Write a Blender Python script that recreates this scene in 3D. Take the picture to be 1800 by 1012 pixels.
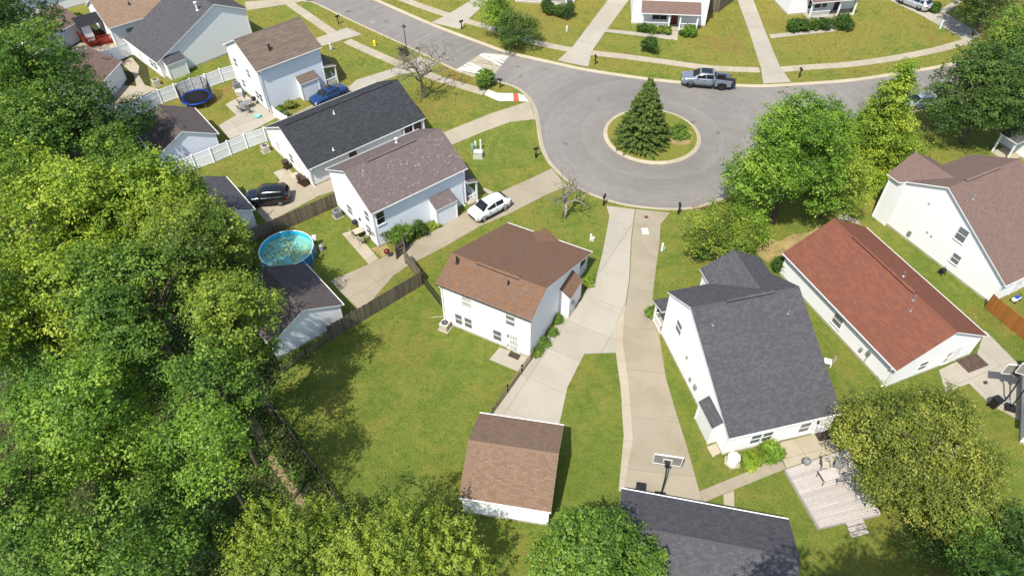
# Suburban cul-de-sac seen from the air. World metres: x right, y away from the viewer, z up.
import bpy, bmesh, math, random
import numpy as np
from mathutils import Matrix, Vector
for o in list(bpy.data.objects): bpy.data.objects.remove(o)
SC = bpy.context.scene
COL = SC.collection
RAD = math.radians

# ---------------------------------------------------------------- camera, sky, sun, exposure
cam_d = bpy.data.cameras.new('camera'); cam = bpy.data.objects.new('camera', cam_d); COL.objects.link(cam)
cam_d.sensor_width = 36.0; cam_d.lens = 24.764; cam_d.clip_start = 0.5; cam_d.clip_end = 2000
cam.matrix_world = Matrix.Translation((0, 0, 45)) @ Matrix.Rotation(RAD(90 - 46.45), 4, 'X') @ Matrix.Rotation(RAD(-0.585), 4, 'Z')
SC.camera = cam
SUN_EL, SHADOW_AZ = 58.5, 62.0          # shadows fall towards SHADOW_AZ (degrees ccw from +x)
w = bpy.data.worlds.new('World'); SC.world = w; w.use_nodes = True
nt = w.node_tree; bg = nt.nodes['Background']
sky = nt.nodes.new('ShaderNodeTexSky'); sky.sky_type = 'NISHITA'; sky.sun_disc = False
sky.sun_elevation = RAD(SUN_EL); sky.sun_rotation = RAD(90 - (SHADOW_AZ + 180)); sky.air_density = 1.0; sky.dust_density = 1.2
nt.links.new(sky.outputs[0], bg.inputs[0]); bg.inputs[1].default_value = 0.15
sd = bpy.data.lights.new('sun', 'SUN'); sd.energy = 4.3; sd.angle = RAD(0.53); sd.color = (1.0, 0.955, 0.87)
sun = bpy.data.objects.new('sun', sd); COL.objects.link(sun)
a = RAD(SHADOW_AZ); e = RAD(SUN_EL)
sun.rotation_euler = Vector((math.cos(a) * math.cos(e), math.sin(a) * math.cos(e), -math.sin(e))).to_track_quat('-Z', 'Y').to_euler()
SC.view_settings.view_transform = 'Standard'; SC.view_settings.look = 'None'
SC.view_settings.exposure = 0.56; SC.view_settings.gamma = 1.0; SC.view_settings.use_curve_mapping = False
SC.cycles.max_bounces = 6; SC.cycles.diffuse_bounces = 3; SC.cycles.transparent_max_bounces = 6

# ---------------------------------------------------------------- materials
class NT:
    """small helper around a node tree"""
    def __init__(s, name):
        s.m = bpy.data.materials.new(name); s.m.use_nodes = True; s.t = s.m.node_tree
        s.b = s.t.nodes['Principled BSDF']
    def n(s, typ, **k):
        nd = s.t.nodes.new('ShaderNode' + typ)
        for kk, v in k.items(): setattr(nd, kk, v)
        return nd
    def set(s, sock, v):
        if hasattr(v, 'links') or isinstance(v, bpy.types.NodeSocket): s.t.links.new(v, sock)
        elif isinstance(v, tuple) and len(v) == 3 and len(getattr(sock, 'default_value', ())) == 4: sock.default_value = (*v, 1)
        else: sock.default_value = v
    def pos(s): return s.n('NewGeometry').outputs['Position']
    def scale(s, vec, sc):
        nd = s.n('VectorMath', operation='MULTIPLY'); s.set(nd.inputs[0], vec); nd.inputs[1].default_value = sc if isinstance(sc, tuple) else (sc,) * 3
        return nd.outputs[0]
    def noise(s, vec, scale, detail=3, rough=.6, dist=0):
        nd = s.n('TexNoise'); s.set(nd.inputs['Vector'], vec); nd.inputs['Scale'].default_value = scale
        nd.inputs['Detail'].default_value = detail; nd.inputs['Roughness'].default_value = rough; nd.inputs['Distortion'].default_value = dist
        return nd.outputs['Fac']
    def ramp(s, f, lo, hi, a=0., b=1.):
        nd = s.n('MapRange'); s.set(nd.inputs[0], f); nd.inputs[1].default_value = lo; nd.inputs[2].default_value = hi
        nd.inputs[3].default_value = a; nd.inputs[4].default_value = b
        return nd.outputs[0]
    def mix(s, f, a, b, mode='MIX'):
        nd = s.n('Mix', data_type='RGBA', blend_type=mode); s.set(nd.inputs[0], f); s.set(nd.inputs[6], a); s.set(nd.inputs[7], b)
        return nd.outputs[2]
    def math(s, op, a, b=0.):
        nd = s.n('Math', operation=op); s.set(nd.inputs[0], a); s.set(nd.inputs[1], b)
        return nd.outputs[0]
    def sep(s, v):
        nd = s.n('SeparateXYZ'); s.set(nd.inputs[0], v); return nd.outputs
    def bump(s, h, strength=.3, dist=.02):
        nd = s.n('Bump'); s.set(nd.inputs['Height'], h); nd.inputs['Strength'].default_value = strength; nd.inputs['Distance'].default_value = dist
        s.set(s.b.inputs['Normal'], nd.outputs[0])
    def out(s, col, rough=.8, spec=.3, metal=0.):
        s.set(s.b.inputs['Base Color'], col); s.set(s.b.inputs['Roughness'], rough); s.b.inputs['Specular IOR Level'].default_value = spec
        s.b.inputs['Metallic'].default_value = metal
        return s.m
MATS = {}
def plain(name, col, rough=.6, spec=.3, metal=0., var=.12, scale=3.):
    if name in MATS: return MATS[name]
    t = NT(name); f = t.noise(t.pos(), scale, 4)
    dk = tuple(c * (1 - var) for c in col); lt = tuple(min(1, c * (1 + var)) for c in col)
    MATS[name] = t.out(t.mix(t.ramp(f, .3, .7), dk, lt), rough, spec, metal)
    return MATS[name]
def m_grass():
    t = NT('lawn_grass'); p = t.pos(); y = t.sep(p)[1]
    big = t.noise(p, .085, 3, .55, .5); med = t.noise(p, .42, 5, .68, .7); fine = t.noise(p, 1.7, 5, .75, .4); clump = t.noise(p, 5.5, 4, .75); micro = t.noise(p, 17., 3, .8)
    dry = t.math('ADD', t.ramp(y, 30, 92, -.05, .09), t.math('ADD', t.math('MULTIPLY', big, .48), t.math('MULTIPLY', med, .52)))
    dry = t.math('ADD', dry, t.ramp(fine, .25, .75, -.075, .075))
    dry = t.math('ADD', dry, t.ramp(clump, .3, .7, -.03, .03))
    green = t.mix(t.ramp(t.math('ADD', t.math('MULTIPLY', fine, .5), t.math('MULTIPLY', med, .5)), .36, .64), (.132, .185, .030), (.240, .290, .050))
    straw = t.mix(t.ramp(clump, .3, .7), (.240, .218, .038), (.345, .290, .072))
    c = t.mix(t.ramp(dry, .43, .65), green, straw)
    rust = t.noise(p, .17, 3, .55, .8)
    c = t.mix(t.math('MULTIPLY', t.ramp(rust, .56, .70), t.ramp(dry, .46, .60, 0, .8)), c, (.300, .185, .058))
    c = t.mix(t.ramp(clump, .45, .70, 0, .34), c, t.mix(.6, c, (.040, .060, .010)))
    c = t.mix(t.ramp(micro, .35, .75, 0, .36), c, t.mix(.55, c, (.035, .050, .008)))
    blade = t.noise(p, 34., 2, .6)
    c = t.mix(t.ramp(blade, .55, .8, 0, .40), c, (.30, .30, .08))
    t.bump(t.math('ADD', micro, t.math('MULTIPLY', clump, 1.5)), 1.0, .12)
    return t.out(c, .95, .1)
def m_concrete(name, col, stain=.35):
    if name in MATS: return MATS[name]
    t = NT(name); p = t.pos(); inf = t.n('ObjectInfo').outputs['Random']
    a = t.noise(p, .35, 5, .7, .5); b = t.noise(p, 3.5, 4, .7); sp = t.noise(p, 30, 2)
    c = t.mix(t.ramp(inf, 0, 1), tuple(x * .93 for x in col), tuple(min(1, x * 1.06) for x in col))
    c = t.mix(t.ramp(a, .45, .75, 0, stain), c, (col[0] * .62, col[1] * .60, col[2] * .52))
    c = t.mix(t.ramp(b, .35, .75, 0, .25), c, tuple(x * .75 for x in col))
    c = t.mix(t.ramp(sp, .6, .8, 0, .25), c, tuple(x * .6 for x in col))
    t.bump(sp, .15, .01)
    MATS[name] = t.out(c, .9, .2); return MATS[name]
def m_asphalt():
    t = NT('asphalt'); p = t.pos()
    a = t.noise(p, .10, 4, .6, .6); b = t.noise(p, .9, 5, .7); sp = t.noise(p, 22, 3, .8)
    c = t.mix(t.ramp(a, .35, .68), (.168, .155, .136), (.222, .204, .178))
    c = t.mix(t.ramp(b, .40, .75, 0, .45), c, (.130, .121, .110))
    # wheel polish: rings round the island, straight bands elsewhere
    d = t.n('VectorMath', operation='DISTANCE'); t.set(d.inputs[0], p); d.inputs[1].default_value = (15.7, 66.0, -.1)
    ring = t.noise(t.n('CombineXYZ').outputs[0], 1, 1)
    cx = t.n('CombineXYZ'); t.set(cx.inputs[0], d.outputs['Value']); t.set(cx.inputs[1], t.math('MULTIPLY', b, .6))
    ring = t.noise(cx.outputs[0], 1.6, 4, .7)
    c = t.mix(t.ramp(ring, .46, .68, 0, .45), c, (.265, .246, .218))
    oil = t.noise(p, .55, 2, .4); c = t.mix(t.ramp(oil, .69, .76, 0, .6), c, (.065, .063, .06))
    vo = t.n('TexVoronoi', feature='DISTANCE_TO_EDGE'); t.set(vo.inputs['Vector'], t.mix(.16, p, t.n('TexNoise').outputs['Color'])); vo.inputs['Scale'].default_value = .16
    c = t.mix(t.ramp(vo.outputs['Distance'], .0, .008, .12, 0), c, (.09, .086, .08))
    c = t.mix(t.ramp(sp, .55, .8, 0, .35), c, (.12, .115, .108))
    t.bump(sp, .4, .012)
    return t.out(c, .9, .25)
def m_shingle(name, c1, c2, c3, bw=.32, rh=.145, mortar=.55, lichen=None, patch=.35):
    t = NT(name); uv = t.n('UVMap').outputs[0]
    br = t.n('TexBrick'); t.set(br.inputs['Vector'], uv); br.offset = .37; br.offset_frequency = 2
    for k, v in (('Scale', 1.), ('Mortar Size', .010), ('Mortar Smooth', .3), ('Bias', 0.), ('Brick Width', bw), ('Row Height', rh)): br.inputs[k].default_value = v
    t.set(br.inputs['Color1'], c1); t.set(br.inputs['Color2'], c2); t.set(br.inputs['Mortar'], tuple(x * mortar for x in c1))
    br2 = t.n('TexBrick'); t.set(br2.inputs['Vector'], uv); br2.offset = .29; br2.offset_frequency = 3
    for k, v in (('Scale', 1.), ('Mortar Size', 0.), ('Bias', 0.), ('Brick Width', bw * 1.27), ('Row Height', rh)): br2.inputs[k].default_value = v
    t.set(br2.inputs['Color1'], (0, 0, 0)); t.set(br2.inputs['Color2'], (1, 1, 1)); t.set(br2.inputs['Mortar'], (.5, .5, .5))
    c = t.mix(t.ramp(br2.outputs['Color'], .55, .75, 0, .6), br.outputs['Color'], c3)
    big = t.noise(uv, .30, 4, .6, .4); c = t.mix(t.ramp(big, .35, .7, 0, patch), c, tuple((x + y) * .5 * .80 for x, y in zip(c1, c2)))
    streak = t.noise(t.scale(uv, (1.6, .22, 1)), 1, 4, .7); c = t.mix(t.ramp(streak, .5, .8, 0, .16), c, tuple(x * .7 for x in c2))
    if lichen:
        v = t.n('TexVoronoi'); t.set(v.inputs['Vector'], uv); v.inputs['Scale'].default_value = 3.2; v.inputs['Randomness'].default_value = 1
        msk = t.math('MULTIPLY', t.ramp(v.outputs['Distance'], .20, .30, 1, 0), t.ramp(t.noise(uv, .9, 4, .7), .46, .60))
        c = t.mix(t.math('MULTIPLY', msk, .75), c, lichen)
        c = t.mix(t.ramp(t.noise(uv, 7, 3, .8), .60, .72, 0, .6), c, lichen)
    gr = t.noise(uv, 28, 2, .7); c = t.mix(t.ramp(gr, .3, .8, 0, .4), c, tuple(x * .55 for x in c1))
    hgt = t.math('SUBTRACT', t.math('MULTIPLY', br.outputs['Fac'], -1.), 0.)
    t.bump(t.math('ADD', hgt, t.math('MULTIPLY', gr, .4)), .55, .02)
    return t.out(c, .95, .06)
def m_siding(name, col, lap=.13):
    t = NT(name); p = t.pos(); z = t.sep(p)[2]
    f = t.math('FRACT', t.math('DIVIDE', z, lap))
    dirt = t.noise(t.scale(p, (.6, .6, 1.4)), .9, 4, .7)
    c = t.mix(t.ramp(dirt, .45, .8, 0, .22), col, tuple(x * y for x, y in zip(col, (.84, .83, .78))))
    t.bump(dirt, .1, .01)
    return t.out(c, .55, .3)
def m_wood(name, col, var=.35, along='z'):
    t = NT(name); p = t.pos(); r = t.n('ObjectInfo').outputs['Random']
    g = t.noise(t.scale(p, (9, 9, 1.2) if along == 'z' else (4, 4, 4)), 1.5, 4, .7)
    c = t.mix(r, tuple(x * (1 - var) for x in col), tuple(min(1, x * (1 + var * .6)) for x in col))
    c = t.mix(t.ramp(g, .4, .75, 0, .5), c, tuple(x * .55 for x in col))
    t.bump(g, .3, .01)
    return t.out(c, .9, .15)
def m_leaf(name, rough=.55, trans=.35):
    t = NT(name); at = t.n('Attribute', attribute_name='leaf_colour').outputs['Color']
    t.out(at, rough, .35)
    tr = t.n('BsdfTranslucent'); mx = t.n('MixShader'); mx.inputs[0].default_value = trans
    br = t.mix(1., at, (1.3, 1.3, .6), 'MULTIPLY'); t.set(tr.inputs[0], br)
    t.t.links.new(t.b.outputs[0], mx.inputs[1]); t.t.links.new(tr.outputs[0], mx.inputs[2])
    t.t.links.new(mx.outputs[0], t.t.nodes['Material Output'].inputs[0])
    return t.m
def m_glass(name, col=(.03, .04, .05), rough=.06):
    t = NT(name); n = t.noise(t.pos(), 1.3, 2)
    return t.out(t.mix(n, tuple(c * .6 for c in col), tuple(c * 1.5 for c in col)), rough, .6)
def m_litter():
    t = NT('leaf_litter'); p = t.pos(); a = t.noise(p, .5, 4, .7); b = t.noise(p, 9, 4, .8)
    c = t.mix(t.ramp(a, .4, .65), (.045, .040, .022), (.040, .062, .014)); c = t.mix(t.ramp(b, .5, .75, 0, .6), c, (.15, .105, .05))
    t.bump(b, .8, .05); return t.out(c, .95, .1)
def m_dirt(name, col):
    t = NT(name); p = t.pos(); a = t.noise(p, .8, 5, .7); b = t.noise(p, 11, 3, .8)
    c = t.mix(t.ramp(a, .35, .7), tuple(x * .65 for x in col), col); c = t.mix(t.ramp(b, .5, .8, 0, .5), c, tuple(x * .5 for x in col))
    t.bump(b, .6, .03); return t.out(c, .95, .1)
def m_poolwater():
    t = NT('algae_pool_water'); p = t.pos(); a = t.noise(p, .55, 4, .65, 1.); b = t.noise(p, 3.2, 5, .8, .6)
    c = t.mix(t.ramp(a, .42, .60), (.12, .42, .40), (.28, .42, .20)); c = t.mix(t.ramp(b, .50, .68, 0, .8), c, (.42, .40, .11))
    c = t.mix(t.ramp(t.noise(p, .8, 3), .55, .75, 0, .6), c, (.10, .20, .11))
    t.bump(b, .15, .02); return t.out(c, .12, .5)
def m_paint(name, col, rough=.18, metal=.0):
    t = NT(name); f = t.noise(t.pos(), 6, 3)
    t.out(t.mix(t.ramp(f, .3, .8, 0, .12), col, tuple(c * .8 for c in col)), rough, .5, metal); t.b.inputs['Coat Weight'].default_value = .6; t.b.inputs['Coat Roughness'].default_value = .05
    return t.m
M = dict(
    grass=m_grass(), asphalt=m_asphalt(), litter=m_litter(), dirt=m_dirt('trodden_dirt', (.30, .22, .13)), mulch=m_dirt('mulch', (.095, .06, .045)),
    straw=m_dirt('dry_bare_patch', (.36, .27, .12)),
    conc=m_concrete('concrete_pale', (.360, .325, .262)), conc_old=m_concrete('concrete_weathered', (.315, .270, .195), .6),
    conc_walk=m_concrete('concrete_pavement', (.375, .325, .240), .5), kerb=m_concrete('kerb_concrete', (.410, .350, .250), .45),
    conc_new=m_concrete('concrete_fresh', (.62, .58, .50), .1), joint=plain('concrete_joint', (.22, .185, .13), .95, .1),
    white=m_siding('vinyl_siding_white', (.76, .76, .745)), bluewhite=m_siding('vinyl_siding_cool', (.70, .73, .77), .15), grey_side=m_siding('vinyl_siding_pale_grey', (.62, .64, .65)),
    trim=plain('white_trim', (.80, .80, .78), .5, .3, 0, .05), vinyl=plain('white_vinyl', (.82, .83, .84), .35, .4, 0, .05), glass=m_glass('window_glass', (.13, .14, .145), .08), darkglass=m_glass('car_glass', (.012, .016, .018), .04),
    blind=plain('window_blind', (.46, .44, .40), .7), door_white=plain('white_door', (.74, .74, .72), .4), door_red=plain('red_brown_door', (.13, .028, .022), .4), door_dark=plain('dark_door', (.035, .033, .03), .4),
    brown=m_shingle('shingle_autumn_brown', (.172, .104, .070), (.255, .132, .070), (.152, .120, .106), .24, .15),
    garage_brown=m_shingle('shingle_mid_brown', (.215, .142, .098), (.262, .176, .122), (.165, .106, .074), .24, .15, .5, None, .12),
    grey=m_shingle('shingle_slate_grey', (.080, .077, .083), (.098, .094, .100), (.118, .112, .112), .20, .145, .6, None, .18),
    red=m_shingle('shingle_terracotta', (.176, .070, .048), (.188, .080, .057), (.245, .094, .048), .34, .15, .8, None, .25),
    mauve=m_shingle('shingle_dusty_brown', (.178, .122, .102), (.205, .140, .116), (.150, .098, .080), .26, .145, .7, None, .2),
    lichen=m_shingle('shingle_lichen_brown', (.150, .118, .110), (.180, .142, .132), (.125, .098, .094), .26, .145, .65, (.38, .34, .32), .2),
    charcoal=m_shingle('shingle_charcoal', (.042, .044, .049), (.055, .057, .062), (.066, .068, .073), .22, .145, .5, None, .1),
    taupe=m_shingle('shingle_taupe', (.135, .104, .084), (.165, .126, .100), (.215, .158, .118), .55, .15, .8, None, .2),
    dusk=m_shingle('shingle_dark_brown', (.112, .092, .086), (.138, .114, .104), (.092, .078, .074), .24, .145, .6, None, .25),
    tan=m_shingle('shingle_light_tan', (.24, .165, .115), (.29, .205, .14), (.20, .14, .098), .4, .15, .8, None, .2),
    oldwood=m_wood('weathered_fence_wood', (.165, .135, .100)), fresh=m_wood('stained_fence_wood', (.330, .130, .034), .15), deck=m_wood('bleached_deck_wood', (.44, .395, .355), .14, 'x'),
    redwood=m_wood('red_deck_paint', (.23, .036, .022), .12), tanwood=m_wood('tan_picket_wood', (.30, .22, .13)), darkmetal=plain('black_metal', (.018, .018, .018), .45, .4), picket=plain('dark_picket', (.040, .036, .030), .7),
    bark=m_wood('bark', (.115, .090, .068), .2), palebark=m_wood('pale_bark', (.36, .31, .26), .2), twig=m_wood('twig', (.215, .185, .155), .2),
    leaf=m_leaf('leaves'), needle=m_leaf('needles', .7, .15), water=m_poolwater(), poolblue=plain('pool_wall_blue', (.008, .19, .40), .35, .4, 0, .2), poolin=plain('pool_liner', (.04, .48, .72), .35, .4, 0, .15),
    steel=plain('galvanised_steel', (.42, .43, .44), .35, .5, .7), grey_pl=plain('grey_plastic', (.25, .25, .25), .6), black_pl=plain('black_plastic', (.016, .016, .018), .5), brown_pl=plain('brown_bin_plastic', (.060, .036, .026), .6),
    ac_beige=plain('beige_metal', (.48, .44, .36), .5), ac_grey=plain('grey_metal', (.19, .19, .19), .5), green_box=plain('green_utility_box', (.16, .27, .17), .5), pale_green=plain('pale_utility_box', (.48, .52, .46), .5),
    yellow=plain('yellow_paint', (.75, .62, .02), .4), tactile=plain('red_tactile_paving', (.46, .085, .050), .8), paint=plain('road_paint_white', (.80, .80, .78), .7, .2, 0, .1, 5), rust=plain('rusty_iron', (.13, .045, .035), .8),
    trampblue=plain('trampoline_pad_blue', (.012, .065, .38), .5), mesh=plain('black_mesh', (.010, .010, .012), .8), tire=plain('tyre_rubber', (.014, .014, .014), .85, .2), rim=plain('alloy', (.38, .39, .40), .3, .5, .8), rimdark=plain('dark_alloy', (.09, .09, .09), .35, .5, .7),
    c_white=m_paint('car_paint_white', (.70, .71, .72)), c_blue=m_paint('car_paint_blue', (.010, .038, .135)), c_black=m_paint('car_paint_black', (.009, .009, .011)), c_silver=m_paint('car_paint_silver', (.46, .49, .53), .25, .35), c_pick=m_paint('car_paint_pale_grey', (.175, .205, .245), .25, .2),
    lamp_clear=m_glass('lamp_lens', (.55, .56, .58), .1), lamp_red=plain('tail_lamp_red', (.30, .012, .010), .25, .5), soil=m_dirt('bed_soil', (.14, .09, .06)), cushion=plain('beige_cloth', (.42, .36, .27), .9), umb=plain('blue_umbrella_cloth', (.10, .15, .30), .9), turq=plain('turquoise_plastic', (.20, .50, .42), .5), redenamel=plain('dark_red_enamel', (.10, .012, .014), .25, .5), mat=plain('dark_doormat', (.050, .038, .030), .95), rug=plain('mottled_rug', (.085, .060, .045), .95, .1, 0, .5, 9), orange=plain('orange_rim', (.52, .10, .02), .5), board=m_glass('backboard_acrylic', (.24, .22, .19), .15))

# ---------------------------------------------------------------- building blocks
def link(name, mesh, parent=None, mats=()):
    o = bpy.data.objects.new(name, mesh); COL.objects.link(o)
    if parent: o.parent = parent
    for m in mats: mesh.materials.append(m)
    return o
def tag(o, label=None, cat=None, group=None, kind=None):
    for k, v in (('label', label), ('category', cat), ('group', group), ('kind', kind)):
        if v: o[k] = v
    return o
def empty(name, loc, rz=0., label=None, cat=None, group=None, kind=None):
    o = bpy.data.objects.new(name, None); COL.objects.link(o); o.location = loc if len(loc) == 3 else (*loc, 0); o.rotation_euler = (0, 0, rz); o.empty_display_size = .3
    return tag(o, label, cat, group, kind)
class MB:
    """collects faces, then builds ONE mesh object"""
    def __init__(s): s.v = []; s.f = []; s.mi = []; s.uv = {}; s.sm = False
    def face(s, pts, mi=0, uv=None):
        b = len(s.v); s.v += [tuple(p) for p in pts]; s.f.append(list(range(b, b + len(pts)))); s.mi.append(mi)
        if uv: s.uv[len(s.f) - 1] = uv
        return s
    def box(s, a, b, mi=0):
        (x0, y0, z0), (x1, y1, z1) = a, b
        c = [(x0, y0, z0), (x1, y0, z0), (x1, y1, z0), (x0, y1, z0), (x0, y0, z1), (x1, y0, z1), (x1, y1, z1), (x0, y1, z1)]
        i = len(s.v); s.v += c
        for q in ((0, 3, 2, 1), (4, 5, 6, 7), (0, 1, 5, 4), (1, 2, 6, 5), (2, 3, 7, 6), (3, 0, 4, 7)): s.f.append([i + k for k in q]); s.mi.append(mi)
        return s
    def obox(s, p, q, wdt, hgt, mi=0, up=(0, 0, 1)):
        """bar from p to q with rectangular section"""
        p = Vector(p); q = Vector(q); d = (q - p).normalized(); sd = d.cross(Vector(up))
        if sd.length < 1e-4: sd = d.cross(Vector((1, 0, 0)))
        sd.normalize(); u = sd.cross(d).normalized(); i = len(s.v)
        for e in (p, q):
            for x, z in ((-1, -1), (1, -1), (1, 1), (-1, 1)): s.v.append(tuple(e + sd * wdt / 2 * x + u * hgt / 2 * z))
        for f in ((0, 1, 2, 3), (7, 6, 5, 4), (0, 4, 5, 1), (1, 5, 6, 2), (2, 6, 7, 3), (3, 7, 4, 0)): s.f.append([i + k for k in f]); s.mi.append(mi)
        return s
    def tube(s, pts, rad, n=8, mi=0, cap=True):
        pts = [Vector(p) for p in pts]; i0 = len(s.v)
        if not hasattr(rad, '__len__'): rad = [rad] * len(pts)
        for k, p in enumerate(pts):
            d = (pts[min(k + 1, len(pts) - 1)] - pts[max(k - 1, 0)]).normalized()
            a = d.cross(Vector((0, 0, 1)));
            if a.length < 1e-3: a = d.cross(Vector((1, 0, 0)))
            a.normalize(); b = d.cross(a)
            for j in range(n): t = 2 * math.pi * j / n; s.v.append(tuple(p + (a * math.cos(t) + b * math.sin(t)) * rad[k]))
        for k in range(len(pts) - 1):
            for j in range(n): s.f.append([i0 + k * n + j, i0 + k * n + (j + 1) % n, i0 + (k + 1) * n + (j + 1) % n, i0 + (k + 1) * n + j]); s.mi.append(mi)
        if cap:
            s.f.append([i0 + j for j in range(n)][::-1]); s.mi.append(mi); s.f.append([i0 + (len(pts) - 1) * n + j for j in range(n)]); s.mi.append(mi)
        return s
    def lathe(s, prof, n=16, c=(0, 0), mi=0, sx=1., sy=1.):
        i0 = len(s.v)
        for r, z in prof:
            for j in range(n): t = 2 * math.pi * j / n; s.v.append((c[0] + r * math.cos(t) * sx, c[1] + r * math.sin(t) * sy, z))
        for k in range(len(prof) - 1):
            for j in range(n): s.f.append([i0 + k * n + j, i0 + k * n + (j + 1) % n, i0 + (k + 1) * n + (j + 1) % n, i0 + (k + 1) * n + j]); s.mi.append(mi)
        return s
    def disc(s, r, z, n=16, c=(0, 0), mi=0): return s.face([(c[0] + r * math.cos(2 * math.pi * j / n), c[1] + r * math.sin(2 * math.pi * j / n), z) for j in range(n)], mi)
    def prism(s, poly, z0, z1, mi=0, side=None):
        side = mi if side is None else side
        ar = sum(poly[i - 1][0] * poly[i][1] - poly[i][0] * poly[i - 1][1] for i in range(len(poly)))
        if ar < 0: poly = poly[::-1]
        n = len(poly); s.face([(x, y, z1) for x, y in poly], mi); s.face([(x, y, z0) for x, y in poly[::-1]], side)
        for i in range(n): (x0, y0), (x1, y1) = poly[i], poly[(i + 1) % n]; s.face([(x0, y0, z0), (x1, y1, z0), (x1, y1, z1), (x0, y0, z1)], side)
        return s
    def build(s, name, mats, parent=None, smooth=False, bevel=0.):
        me = bpy.data.meshes.new(name); me.from_pydata(s.v, [], s.f)
        mats = mats if isinstance(mats, (list, tuple)) else [mats]
        for m in mats: me.materials.append(m)
        me.polygons.foreach_set('material_index', s.mi)
        if s.uv:
            ul = me.uv_layers.new(name='UVMap')
            for fi, uv in s.uv.items():
                for li, q in zip(me.polygons[fi].loop_indices, uv): ul.data[li].uv = q
        if bevel or smooth:
            bm = bmesh.new(); bm.from_mesh(me); bmesh.ops.remove_doubles(bm, verts=bm.verts, dist=1e-4)
            if bevel: bmesh.ops.bevel(bm, geom=[e for e in bm.edges if len(e.link_faces) == 2 and e.calc_face_angle(0) > .5], offset=bevel, segments=2, affect='EDGES', clamp_overlap=True)
            bmesh.ops.recalc_face_normals(bm, faces=bm.faces); bm.to_mesh(me); bm.free()
        if smooth: me.polygons.foreach_set('use_smooth', [True] * len(me.polygons))
        me.update()
        o = bpy.data.objects.new(name, me); COL.objects.link(o)
        if parent: o.parent = parent
        return o
def copy_tree(o, parent=None):
    c = o.copy(); COL.objects.link(c); c.parent = parent
    for ch in list(o.children): copy_tree(ch, c)
    return c
def sheet(name, poly, z, m, kind='structure', parent=None):
    bm = bmesh.new(); vs = [bm.verts.new((x, y, z)) for x, y in poly]; es = [bm.edges.new((vs[i - 1], vs[i])) for i in range(len(vs))]
    bmesh.ops.triangle_fill(bm, use_beauty=True, edges=es, normal=(0, 0, 1)); me = bpy.data.meshes.new(name); bm.to_mesh(me); bm.free()
    o = link(name, me, parent, [m])
    if kind and not parent: o['kind'] = kind
    return o
def smooth_poly(pts, n=8, closed=False):
    """Catmull-Rom through the points"""
    P = [Vector(p) for p in pts]; out = []; N = len(P)
    for i in range(N if closed else N - 1):
        p0 = P[i - 1] if (i > 0 or closed) else P[0] * 2 - P[1]; p1 = P[i]; p2 = P[(i + 1) % N]; p3 = P[(i + 2) % N] if (i + 2 < N or closed) else P[-1] * 2 - P[-2]
        for k in range(n):
            t = k / n; out.append(tuple(.5 * ((2 * p1) + (p2 - p0) * t + (2 * p0 - 5 * p1 + 4 * p2 - p3) * t * t + (3 * p1 - p0 - 3 * p2 + p3) * t ** 3)))
    if not closed: out.append(tuple(P[-1]))
    return out
def resample(pts, step):
    P = [Vector(p) for p in pts]; out = [P[0]]; need = step; n_seg = max(1, round(sum((P[i + 1] - P[i]).length for i in range(len(P) - 1)) / step)); step = sum((P[i + 1] - P[i]).length for i in range(len(P) - 1)) / n_seg; need = step
    for i in range(len(P) - 1):
        a, b = P[i], P[i + 1]; L = (b - a).length; pos = 0
        while L - pos >= need - 1e-6: pos += need; out.append(a + (b - a) * (pos / L)); need = step
        need -= L - pos
    if (out[-1] - P[-1]).length > step * .3: out.append(P[-1])
    return out
def offs(pts, d):
    P = [Vector(p) for p in pts]; out = []
    for i in range(len(P)):
        t = (P[min(i + 1, len(P) - 1)] - P[max(i - 1, 0)]).normalized(); out.append(P[i] + Vector((-t.y, t.x)) * d)
    return out

# ---------------------------------------------------------------- ground, road, kerbs, pavements, driveways
near_edge = smooth_poly([(-95, 178)] + [(-36.66, 107.89), (-28.03, 99.57), (-19.81, 92.08), (-13.04, 86.09), (-7.20, 80.60), (-4.29, 78.62), (-1.69, 77.50)], 5) 
bulb = smooth_poly([(-1.69, 77.50), (0.25, 76.41), (1.73, 74.45), (2.60, 71.84), (2.95, 68.08), (3.06, 65.53), (3.30, 63.49), (3.83, 61.33), (4.48, 59.93), (5.78, 57.70), (7.35, 56.10), (9.02, 54.90), (11.12, 53.89), (14.07, 53.24), (16.84, 53.11), (19.19, 53.68), (21.46, 54.79), (23.24, 56.11), (26.40, 58.78), (30.56, 61.99), (35.95, 65.49), (41.37, 68.30), (45.85, 69.84), (51.86, 71.65), (59.89, 74.48), (70.37, 78.64)], 4) + [(120, 62)]
far_edge = [(130, 84)] + smooth_poly([(76.14, 88.87), (64.85, 84.47), (54.95, 80.75), (48.80, 79.07), (41.53, 77.32), (34.08, 76.47), (30.64, 76.21), (27.38, 76.41), (21.04, 77.19), (16.00, 78.36), (9.66, 80.40), (6.40, 81.87), (0.09, 84.92), (-3.42, 87.42), (-10.40, 92.88), (-18.90, 100.47), (-29.15, 109.36)], 4) + [(-82, 186)]
road_outline = near_edge[:-1] + bulb + far_edge
ROAD_Z = -.11
def ground_sheet():
    bm = bmesh.new(); es = []
    for poly in ([(-600, -300), (600, -300), (600, 900), (-600, 900)], road_outline):
        vs = [bm.verts.new((x, y, 0)) for x, y in poly]; es += [bm.edges.new((vs[i - 1], vs[i])) for i in range(len(vs))]
    bmesh.ops.triangle_fill(bm, use_beauty=True, edges=es, normal=(0, 0, 1)); me = bpy.data.meshes.new('ground'); bm.to_mesh(me); bm.free()
    return tag(link('ground', me, None, [M['grass']]), kind='structure')
ground_sheet()
sheet('road', [tuple(p) for p in offs(road_outline + [road_outline[0]], -.6)[:-1]] if False else road_outline, ROAD_Z, M['asphalt'])
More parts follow.
